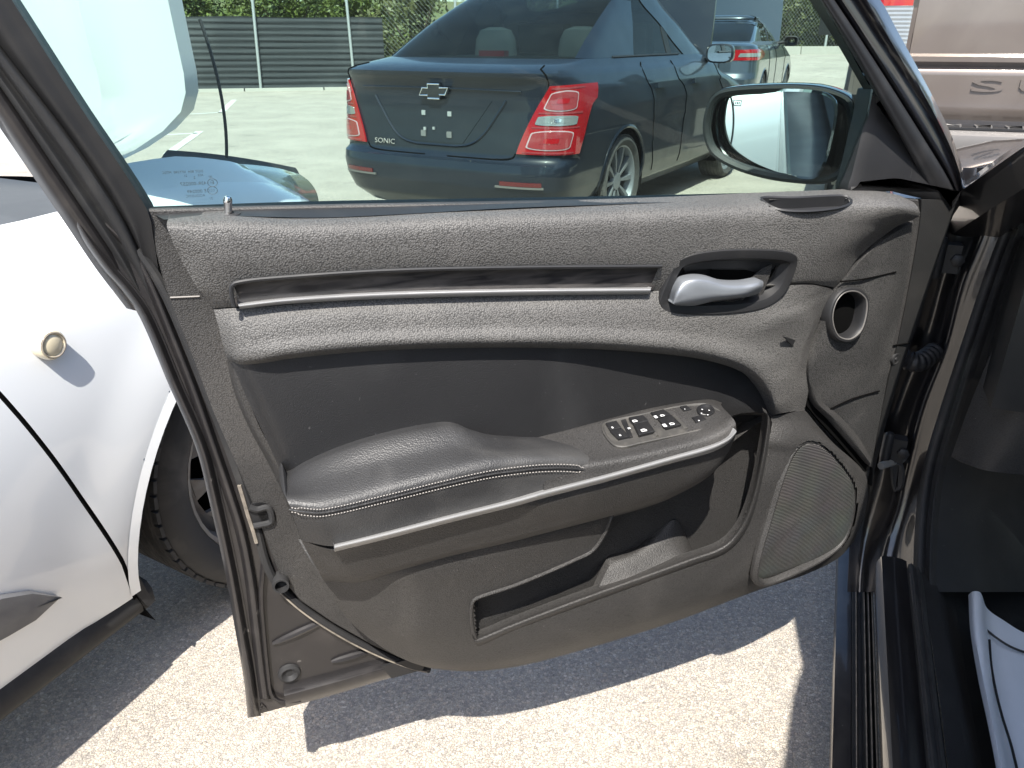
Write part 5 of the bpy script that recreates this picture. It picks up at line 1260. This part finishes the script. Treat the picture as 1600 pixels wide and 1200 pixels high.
    for k, (yy, sc) in enumerate(((-.055, .86), (-.05, 1.0), (0, 1.0), (.06, .8), (.11, .35))):
        rows.append([c_ + Vector((.115 * sc * abs(math.cos(a)) ** .6 * math.copysign(1, math.cos(a)), yy, .075 * sc * abs(math.sin(a)) ** .6 * math.copysign(1, math.sin(a)))) for a in [2 * math.pi * q / 24 for q in range(24)]])
    mb.grid(rows, closed=True); mb.tube([Vector((sx * .74, 2.86, 1.06)), Vector((sx * .88, 2.86, 1.09))], .03, 8); mm = Ap('side_mirror', mb, M['sonic'])
    mb = MB(); mb.add([c_ + Vector((.098 * abs(math.cos(a)) ** .6 * math.copysign(1, math.cos(a)), -.056, .062 * abs(math.sin(a)) ** .6 * math.copysign(1, math.sin(a)))) for a in [2 * math.pi * q / 24 for q in range(24)]], [tuple(range(24))]); mk('mirror_glass', mb, M['mirror'], mm, smooth=0)
# boot lid details
Ap('boot_crease', A.line([(.937, A.tx(-.60, .937)), (.941, A.tx(-.3, .94)), (.942, .0), (.941, A.tx(.3, .94)), (.937, A.tx(.60, .937))], .006, .002, n=50), M['sonic'])
Ap('plate_recess_edge', A.line([(.885, A.tx(-.50, .88)), (.80, A.tx(-.44, .8)), (.66, A.tx(-.32, .66)), (.615, A.tx(-.22, .615)), (.605, 0), (.615, A.tx(.22, .615)), (.66, A.tx(.32, .66)), (.80, A.tx(.44, .8)), (.885, A.tx(.50, .88))], .009, .001, n=60), M['sonic'])
Ap('plate_panel', A.patch(linz(.625, .88, 8), lambda z: A.tx(-.20 - .8 * (z - .625), z), lambda z: A.tx(.20 + .8 * (z - .625), z), .003, 14, back=.006), M['sonic'])
for x, z, s_, mt in ((-.10, .795, .014, 'galv'), (.10, .795, .014, 'galv'), (-.10, .672, .018, 'seatgrey'), (.10, .672, .018, 'seatgrey'), (-.09, .70, .009, 'galv'), (-.02, .705, .008, 'galv')):
    p = A.S(z, A.tx(x, z), .006); mb = MB(); mb.box(p, Vector((s_, 0, 0)), Vector((0, .006, 0)), Vector((0, 0, s_))); Ap('plate_clip', mb, M[mt])
# cross-shaped badge
bw = [(-.112, -.028), (-.088, .022), (-.046, .022), (-.046, .046), (.046, .046), (.046, .026), (.112, .026), (.088, -.022), (.046, -.022), (.046, -.046), (-.046, -.046), (-.046, -.028)]
yb = A.S(.97, 0).y - .012
mb = MB(); bo_ = [Vector((x, yb - .004, .925 + z)) for x, z in bw]
mb.rings(bo_, Vector((0, -1, 0)), [(0, -.01), (0, .008), (.004, .010), (.009, .008)], cap=False); Ap('badge_frame', mb, M['chrome'])
mb = MB(); mb.rings(bo_, Vector((0, -1, 0)), [(.006, 0), (.007, .006)]); Ap('badge_fill', mb, M['matte'])
mb = MB(); z_ = .592; x0 = -.505; pa_ = A.S(z_, A.tx(x0, z_), .012); pb2 = A.S(z_, A.tx(x0 + .16, z_), .010); e1 = (pb2 - pa_).normalized()
text_mb('SONIC', .045, pa_, e1, Z, Vector((e1.y, -e1.x, 0)), .002, shear=.12, sx=1.3, mb=mb); Ap('name_badge', mb, M['chrome'], smooth=0)
# seats seen through the rear window
for x in (-.36, .36):
    mb = MB(); rows = []
    for zz, w_, d_ in ((1.05, .17, .06), (1.12, .18, .07), (1.22, .165, .07), (1.28, .13, .055), (1.30, .06, .02)):
        rows.append([Vector((x + w_ * abs(math.cos(a)) ** .5 * math.copysign(1, math.cos(a)), 1.35 + d_ * math.sin(a), zz)) for a in [2 * math.pi * q / 20 for q in range(20)]])
    mb.grid(rows, closed=True); Ap('head_rest', mb, M['seatgrey'])
    mb = MB(); mb.box(Vector((x, 2.15, 1.05)), Vector((.21, 0, 0)), Vector((0, .07, 0)), Vector((0, -.05, .28))); Ap('front_seat', mb, M['seatgrey'])
mb = MB(); mb.box(Vector((0, 1.55, .95)), Vector((.62, 0, 0)), Vector((0, .08, 0)), Vector((0, 0, .17))); Ap('rear_seat', mb, M['matte'])
mb = MB(); mb.box(Vector((0, .75, 1.13)), Vector((.10, 0, 0)), Vector((0, .03, 0)), Vector((0, 0, .018))); Ap('brake_lamp', mb, M['red'])
# raised bonnet
def lifted(sd_, y0, y1, ang, w, paint, parent, z0):
    mb = MB(); rows = []
    for i in range(13):
        q = i / 12; d = (y1 - y0) * q
        rows.append([Vector((x * w * (1 - .12 * q * q), y0 + d * math.cos(ang) + .05 * (1 - x * x) * -math.sin(ang), z0 + d * math.sin(ang) + .05 * (1 - x * x) * math.cos(ang))) for x in linz(-1, 1, 12)])
    mb.grid(rows, skirt=Vector((0, math.sin(ang), -math.cos(ang))) * .03); mk('bonnet', mb, paint, parent)
lifted(A, 3.22, 4.25, R(78), .70, M['sonic'], sA, 1.04)

# ---- the farther sedan
F_b = [(.22, .78, .12, 4.7), (.32, .87, .03, 4.82), (.45, .91, .0, 4.86), (.60, .92, .01, 4.86), (.68, .92, .05, 4.82), (.85, .91, .07, 4.5), (.98, .89, .06, 3.9), (1.04, .85, .05, 3.7), (1.07, .80, .12, 3.6), (1.10, .76, .42, 3.5)]
F_h = [(1.095, .75, .42, 3.5), (1.22, .70, .78, 3.2), (1.36, .63, 1.25, 2.8), (1.43, .57, 1.6, 2.5)]
Fd = Sedan(F_b, F_h, 4.87, ex=.5)
sF, zhF = build_sedan('slate_sedan', 'slate blue sedan farther off behind the blue black sedan, bonnet raised, slim red tail lamps', (2.62, 12.2, gz(3.4, 13.6) + .02), R(-25), Fd, M['fusion'], (1.05, 3.9), .33)
for sx in (-1, 1):
    zl = linz(.85, .99, 8)
    def inn2(z): return Fd.tx(sx * (.42 + .25 * abs((z - .90) / .07) ** 1.5 * .4), z)
    def out2(z): return sx * (.335 - .05 * abs((z - .93) / .07) ** 2)
    lam = mk('tail_lamp', Fd.patch(zl, inn2, out2, .014, 14), M['red'], sF)
    mk('lamp_lens', Fd.patch(linz(.895, .945, 4), lambda z: inn2(z) + (out2(z) - inn2(z)) * .22, lambda z: inn2(z) + (out2(z) - inn2(z)) * .82, .019, 10), M['clear'], lam)
    mk('rear_pillar', Fd.patch(zhF, lambda z: sx * (.215 + .10 * (z - 1.095)), lambda z: sx * Fd.ty(1.40 + .8 * (z - 1.095), z, F_h), .007, 12, F_h, .01), M['fusion'], sF)
    mk('window_post', Fd.patch(zhF, lambda z: sx * Fd.ty(2.15, z, F_h), lambda z: sx * Fd.ty(2.25, z, F_h), .004, 4, F_h, .008), M['matte'], sF)
    mk('front_pillar', Fd.patch(zhF, lambda z: sx * .69, lambda z: sx * .78, .006, 6, F_h, .01), M['fusion'], sF)
    for y0 in (1.45, 2.2, 3.25):
        mk('door_gap', Fd.line([(.36, sx * Fd.ty(y0 + .08, .36)), (.7, sx * Fd.ty(y0, .7)), (1.05, sx * Fd.ty(y0 - .05, 1.0))], .005, .0005), M['blackhole'], sF)
    mb = MB(); c_ = Vector((sx * 1.02, 3.0, 1.10)); rows = []
    for k, (yy, sc) in enumerate(((-.055, .86), (-.05, 1.0), (0, 1.0), (.06, .8), (.11, .35))):
        rows.append([c_ + Vector((.12 * sc * abs(math.cos(a)) ** .6 * math.copysign(1, math.cos(a)), yy, .08 * sc * abs(math.sin(a)) ** .6 * math.copysign(1, math.sin(a)))) for a in [2 * math.pi * q / 24 for q in range(24)]])
    mb.grid(rows, closed=True); mb.tube([Vector((sx * .76, 3.02, 1.06)), Vector((sx * .95, 3.02, 1.09))], .03, 8); mk('side_mirror', mb, M['matte'], sF)
mk('boot_gap', Fd.line([(.84, Fd.tx(-.40, .84)), (.62, Fd.tx(-.36, .62)), (.60, 0), (.62, Fd.tx(.36, .62)), (.84, Fd.tx(.40, .84))], .006, .001, n=40), M['blackhole'], sF)
lifted(Fd, 3.6, 4.7, R(78), .74, M['fusion'], sF, 1.05)

# ================================================================== pickup ahead of the dark car
TH = empty('pickup_truck', cc(.985, 3.6, 0), 'bronze pickup truck at right with its tailgate, step bumper and left tail lamp in view', 'truck', rz=-CA, local=True)
def T_(name, mb, mat_, parent=TH, **k): return mk(name, mb, mat_, parent, **k)
def trow(zs_, xs_, fn): return [[Vector((x, fn(x, z), z)) for x in xs_] for z in zs_]
def tg(x, z):
    y = .012 * (x / .8) ** 2
    y += lerp_table([(.93, .0), (.96, -.012), (1.0, -.012), (1.105, -.010), (1.125, .004), (1.14, -.022), (1.158, -.022), (1.168, -.004), (1.25, -.004), (1.40, -.0), (1.44, .02)], z)[0]
    return y
mb = MB(); mb.grid(trow([.93, .945, .96, .98, 1.0, 1.03, 1.06, 1.09, 1.105, 1.115, 1.125, 1.132, 1.14, 1.15, 1.158, 1.163, 1.168, 1.2, 1.25, 1.3, 1.35, 1.40, 1.425, 1.44], linz(-.775, .775, 24), tg), skirt=Vector((0, .05, 0))); tgp = T_('tailgate', mb, M['truck'])
mb = MB(); text_mb('S', .066, (-.55, tg(-.5, 1.05) - .003, 1.035), Vector((1, 0, 0)), Z, Vector((0, -1, 0)), .004, sx=4.2, mb=mb); mk('raised_letter', mb, M['truck'], tgp, smooth=30)
mb = MB(); text_mb('U', .066, (-.395, tg(-.4, 1.05) - .003, 1.035), Vector((1, 0, 0)), Z, Vector((0, -1, 0)), .004, sx=3.8, mb=mb); mk('raised_letter', mb, M['truck'], tgp, smooth=30)
for sx in (-1, 1):
    mb = MB(); rows = []
    for y, dx in ((-.01, -.03), (.0, -.012), (.03, 0), (.4, .005), (1.2, .005), (1.9, .0)):
        rows.append([Vector((sx * (w_ + dx), y, z)) for z, w_ in ((.62, .955), (.75, .985), (.95, .99), (1.10, .985), (1.3, .97), (1.42, .95), (1.45, .93), (1.45, .82))])
    mb.grid(rows); T_('bed_side', mb, M['truck'])
    mb = MB(); mb.grid([[Vector((sx * x, -.012, z)) for x in (.795, .88, .96)] for z in (.62, .80, 1.14)]); T_('bed_corner', mb, M['truck'])
    mb = MB(); mb.grid([[Vector((sx * x, y, z)) for x, y in ((.797, -.02), (.85, -.036), (.92, -.03), (.965, .0), (.985, .06))] for z in (1.145, 1.16, 1.25, 1.34, 1.43, 1.44)], skirt=Vector((0, .05, 0))); tl = T_('tail_lamp', mb, M['red'])
    mb = MB(); rows = []
    zz = linz(1.160, 1.335, 36)
    for i, z in enumerate(zz):
        b2 = .0015 if i % 3 else 0
        rows.append([Vector((sx * x, y - .008 + b2, z)) for x, y in ((.794, -.024), (.85, -.040), (.905, -.038))])
    mb.grid(rows, skirt=Vector((0, .02, 0))); mk('reversing_lens', mb, M['clear'], tl)
    mb = MB(); mb.disc_lathe(Vector((sx * .62, 1.05, .42)), Vector((sx, 0, 0)), [(.53, .375), (.50, .385), (.47, .375), (.47, 0), (0, 0)], 36); T_('wheel_flare', mb, M['matte'])
    wheel(TH, (sx * .85, 1.05, .41), (sx, 0, 0), .41, .28, True, spokes=8); wheel(TH, (sx * .85, 4.9, .41), (sx, 0, 0), .41, .28, True, spokes=8)
    mb = MB(); mb.box(Vector((sx * .98, 3.0, .46)), Vector((.09, 0, 0)), Vector((0, .95, 0)), Vector((0, 0, .03))); T_('running_board', mb, M['matte'])
    mb = MB(); mb.box(Vector((sx * 1.17, 4.0, 1.42)), Vector((.10, 0, 0)), Vector((0, .05, 0)), Vector((0, 0, .17))); mb.tube([Vector((sx * .9, 4.0, 1.35)), Vector((sx * 1.12, 4.0, 1.35))], .025, 6); T_('tow_mirror', mb, M['matte'])
    mb = MB(); mb.box(Vector((sx * .992, .12, .86)), Vector((.004, 0, 0)), Vector((0, .03, 0)), Vector((0, 0, .03))); T_('side_marker', mb, M['red'])
# step bumper with ribbed tread
mb = MB(); mb.grid([[Vector((x, y + .05 * abs(x) ** 4, z)) for x in linz(-.98, .98, 20)] for y, z in ((.02, .90), (-.03, .905), (-.115, .90), (-.135, .885), (-.14, .86), (-.13, .72), (-.08, .66), (.05, .65))]); bmp = T_('bumper', mb, M['stepgrey'])
mb = MB(); mb.grid([[Vector((x, y, .911)) for x in linz(-.72, .72, 6)] for y in (-.01, -.105)], skirt=Vector((0, 0, -.008))); pad = mk('step_pad', mb, M['matte'], bmp)
n_ = 14
for k in range(n_):
    x = -.68 + 1.36 * k / (n_ - 1); mb = MB(); mb.tube([Vector((x - .028, -.095, .914)), Vector((x - .030, -.03, .914)), Vector((x + .028, -.03, .914)), Vector((x + .020, -.095, .914))], .004, 5); mk('tread_rib', mb, M['stepgrey'], pad)
mb = MB(); mb.box(Vector((0, 1.0, .80)), Vector((.80, 0, 0)), Vector((0, .95, 0)), Vector((0, 0, .03))); T_('bed_floor', mb, M['matte'])
cabp = [(2.0, 1.40, .96), (2.0, .55, .97)]
mb = MB(); rows = []
for y, zt_ in ((2.02, 1.86), (2.3, 1.93), (3.2, 1.95), (3.9, 1.90), (4.4, 1.45), (4.5, 1.32), (6.0, 1.22), (6.15, 1.10), (6.2, .8)):
    tw = .78 if zt_ > 1.5 else .9
    rows.append([Vector((x * q, y, z)) for x, z, q in ((-.96, .5, 1), (-.99, .8, 1), (-.985, min(1.25, zt_ - .05), 1), (-tw, zt_ - .05, 1), (-tw * .8, zt_, 1), (0, zt_ + .02, 1), (tw * .8, zt_, 1), (tw, zt_ - .05, 1), (.985, min(1.25, zt_ - .05), 1), (.99, .8, 1), (.96, .5, 1))])
mb.grid(rows); b0 = len(mb.v) - 11; mb.f.append(tuple(range(b0, b0 + 11))); mb.f.append(tuple(range(11))); T_('cab', mb, M['truck'])
mb = MB(); mb.box(Vector((0, 2.01, 1.62)), Vector((.68, 0, 0)), Vector((0, .02, 0)), Vector((0, 0, .18))); T_('rear_window', mb, M['matte'])

# ================================================================== fence, kerb, planting
def fl_(x): return Vector((x, 21.6 + .25 * (x + 4.5), 0))
FD = Vector((1, .25, 0)).normalized(); FN = Vector((-.25, 1, 0)).normalized()
fence = empty('boundary_fence', fl_(-6), 'tall boundary fence, dark ribbed screen on its left run and bare chain link beyond', 'fence')
def Fp(name, mb, mat_, **k): return mk(name, mb, mat_, fence, **k)
def base(x): p = fl_(x); p.z = gz(p.x, p.y); return p
mb = MB(); rows = []
zz = linz(.03, 1.72, 60)
for i, z in enumerate(zz):
    rows.append([base(x) + Z * (z + .012 * math.sin(x * 2.1 + i)) - FN * (.03 + .016 * math.sin(i * 2 * math.pi / 5)+ .012 * math.sin(x * 1.3)) for x in linz(-22, -3.35, 50)])
mb.grid(rows, skirt=FN * .01); Fp('privacy_screen', mb, M['screen'], smooth=70)
for x, lean in [(-20, 0), (-17, 0), (-14, .0), (-11, .0), (-8.9, .02), (-6.45, .03), (-4.15, -.02), (-1.5, 0), (1.2, 0), (3.9, 0), (6.6, 0), (9.3, 0), (12, 0), (14.7, 0), (17.4, 0)]:
    p = base(x) - FN * .08; tall = 2.9 if x < -3 else 2.3
    mb = MB(); mb.tube([p, p + Z * tall + FD * lean * tall], .038, 10); po_ = Fp('fence_post', mb, M['galv'])
    if x < -3:
        mb = MB(); q = p + Z * 1.95 + FD * lean * 1.95; mb.tube([q, q - FD * .10 + Z * .40], .014, 6); mk('post_arm', mb, M['galv'], po_)
mb = MB(); mb.tube([base(x) - FN * .05 + Z * 2.25 for x in linz(-3.35, 17.4, 14)], .02, 6); Fp('top_rail', mb, M['galv'])
mb = MB(); pitch = .11
def wirep(p, q, r=.0035):
    d = (q - p); s_ = FD * r; t_ = FN * r; b = len(mb.v)
    mb.v += [p - s_, p + s_, p + t_, q - s_, q + s_, q + t_]
    mb.f += [(b, b + 1, b + 4, b + 3), (b + 1, b + 2, b + 5, b + 4), (b + 2, b, b + 3, b + 5)]
x = -3.35
while x < 17.3:
    for sg in (-1, 1):
        x1 = x + sg * 2.0
        a, b2 = base(x), base(max(-3.35, min(17.4, x1)))
        fr = (max(-3.35, min(17.4, x1)) - x) / (x1 - x)
        wirep(a + Z * .06, b2 + Z * (.06 + 2.15 * fr))
    x += pitch
Fp('chain_link', mb, M['wire'], smooth=0, kind='stuff')
kerb = empty('concrete_kerb', base(4), 'low pale concrete kerb running along the foot of the chain link fence', 'kerb')
n_ = 22
for k in range(n_):
    x0 = -24 + 42 * k / n_; x1 = -24 + 42 * (k + 1) / n_ - .03
    mb = MB(); a = base(x0); b2 = base(x1); hgt = .07 if x0 < 0 else .22; zo = Vector((0, 0, -.05))
    mb.hexa([a - FN * .25 + zo, b2 - FN * .25 + zo, b2 + FN * .1 + zo, a + FN * .1 + zo, a - FN * .22 + Z * hgt, b2 - FN * .22 + Z * hgt, b2 + FN * .1 + Z * hgt, a + FN * .1 + Z * hgt])
    mk('kerb_stone', mb, M['concrete'], kerb)
# verge and bushes
mb = MB(); rows = []
for d in (.12, 1, 2, 4, 7, 11, 16, 30, 90):
    rows.append([base(x) * 1 + FN * d + Z * (.04 + min(d, 16) * .17 + .12 * math.sin(x * .8 + d)) for x in linz(-70, 90, 60)])
mb.grid(rows); mk('verge', mb, M['field'], kind='structure', label='rough grassy bank behind the boundary fence', smooth=60, origin=Vector((0, 24, 0)))
def bush(nm, lab, cat, x, d, h, wd, n, m_, leaf=.09, grp=None):
    p = base(x) + FN * d + Z * (.0 + min(d, 16) * .17)
    t = empty(nm, p, lab, cat, grp)
    mb = MB()
    ns = 4
    for k in range(ns):
        a = 2 * math.pi * k / ns + random.random(); q = Vector((math.cos(a), math.sin(a), 0)) * wd * .3
        mb.tube([p - Z * .2, p + q * .3 + Z * h * .3, p + q + Z * h * .62], .05, 6, rs=[.07, .045, .012])
    mk('trunk', mb, M['bark'], t)
    cl = []
    for k in range(26):
        a = random.random() * 6.283; e = random.random(); rr = (random.random() ** .5) * wd * .5
        hh = h * (.12 + .8 * e) 
        cl.append((Vector((math.cos(a) * rr * (1.05 - .5 * e), math.sin(a) * rr * (1.05 - .5 * e), hh)), wd * random.uniform(.10, .20)))
    mb = MB()
    for k in range(n):
        c_, r_ = random.choice(cl)
        v = Vector((random.gauss(0, 1), random.gauss(0, 1), random.gauss(0, .8))); v = v.normalized() * r_ * random.random() ** .35
        o = p + c_ + v
        u = Vector((random.gauss(0, 1), random.gauss(0, 1), random.gauss(0, .6))).normalized(); w_ = u.cross(Vector((random.gauss(0, 1), random.gauss(0, 1), random.gauss(0, 1)))).normalized()
        s_ = leaf * random.uniform(.5, 1.2); b = len(mb.v)
        mb.v += [o - u * s_, o + w_ * s_ * .45, o + u * s_, o - w_ * s_ * .45]; mb.f.append((b, b + 1, b + 2, b + 3))
    mk('crown', mb, m_, t, smooth=0)
bl = [('bush', 'broad pale green bush above the left end of the dark screen', -12.5, 2.5, 2.6, 3.4, 'leaf'),
      ('bush', 'bright green bush just over the screen behind the first leaning post', -8.6, 2.0, 2.7, 3.2, 'leaf'),
      ('bush', 'light green bush above the screen between the two leaning posts', -5.6, 2.4, 2.6, 3.0, 'leaf'),
      ('bush', 'tall yellowish bush against the chain link at the end of the screen', -2.4, 1.3, 2.9, 3.0, 'leaf2'),
      ('bush', 'dry green bush behind the roof of the blue black sedan', .6, 2.4, 3.2, 3.4, 'leaf2'),
      ('bush', 'rounded green bush behind the front of the blue black sedan', 4.2, 2.2, 3.2, 3.6, 'leaf'),
      ('bush', 'grey green bush pressed against the bare chain link left of the truck', 9.0, 1.5, 3.2, 3.4, 'leaf2'),
      ('bush', 'dense bush behind the slate sedan and its raised bonnet', 6.8, 2.6, 3.6, 3.4, 'leaf'),
      ('bush', 'brushy green bush right of the slate sedan beyond the kerb', 11.6, 2.0, 3.4, 3.6, 'leaf2'),
      ('bush', 'dark leafy bush hidden partly behind the pickup truck', 14.5, 2.2, 3.4, 3.6, 'leaf')]
bl += [('shrub', 'low scrub on the bank far left above the dark screen', -15.5, 4.5, 1.8, 3.0, 'leaf2'), ('shrub', 'yellow green scrub higher on the bank above the dark screen', -10.4, 5.5, 1.9, 3.4, 'leaf2'),
       ('shrub', 'scrub on the bank between the two leaning posts', -7.0, 5.2, 1.8, 3.4, 'leaf'), ('shrub', 'scrub on the bank at the right end of the dark screen', -3.8, 4.6, 1.9, 3.2, 'leaf'),
       ('shrub', 'tangled scrub low behind the chain link right of the slate sedan', 10.2, .9, 1.6, 2.6, 'leaf2'), ('shrub', 'tangled scrub low behind the chain link beside the kerb', 12.6, 1.0, 1.6, 2.6, 'leaf2'), ('shrub', 'pale scrub on the bank behind the bare chain link', 11.5, 4.5, 2.0, 4.0, 'leaf')]
for k_, (tx_, ty_, lab) in enumerate(((15.5, 3.5, 'tall leafy tree beside the lot beyond the pickup truck'), (19.5, 9.5, 'broad leafy tree at the side of the lot far right'), (23.0, 16.0, 'far leafy tree at the right corner of the lot'))):
    p = Vector((tx_, ty_, 0)); t = empty('tree', p, lab, 'tree', 'trees at the right side of the lot')
    mb = MB(); mb.tube([p, p + Z * 1.4, p + Z * 3 + Vector((.2, .1, 0)), p + Z * 5], .2, 10, rs=[.24, .18, .12, .04])
    for q in range(5):
        a = q * 1.26; mb.tube([p + Z * (1.8 + .3 * q), p + Z * (3.0 + .3 * q) + Vector((math.cos(a), math.sin(a), 0)) * 1.4], .07, 6, rs=[.09, .02])
    mk('trunk', mb, M['bark'], t)
    mb = MB(); cl = []
    for q in range(40):
        a = random.random() * 6.283; e = random.random(); rr = 2.6 * random.random() ** .5 * math.sin(.35 + 2.4 * e)
        cl.append((Vector((math.cos(a) * rr, math.sin(a) * rr, 1.3 + 4.6 * e)), random.uniform(.4, .8)))
    for q in range(9000):
        c_, r_ = random.choice(cl); v = Vector((random.gauss(0, 1), random.gauss(0, 1), random.gauss(0, .8))).normalized() * r_ * random.random() ** .35; o = p + c_ + v
        u = Vector((random.gauss(0, 1), random.gauss(0, 1), random.gauss(0, .6))).normalized(); w_ = u.cross(Vector((random.gauss(0, 1), random.gauss(0, 1), random.gauss(0, 1)))).normalized(); s_ = random.uniform(.06, .14); b = len(mb.v)
        mb.v += [o - u * s_, o + w_ * s_ * .5, o + u * s_, o - w_ * s_ * .5]; mb.f.append((b, b + 1, b + 2, b + 3))
    mk('crown', mb, M['leaf'], t, smooth=0)
for nm, lab, x, d, h, wd, m_ in bl:
    bush(nm, lab, nm, x, d, h, wd, 5200, M[m_], grp='bushes behind the fence')
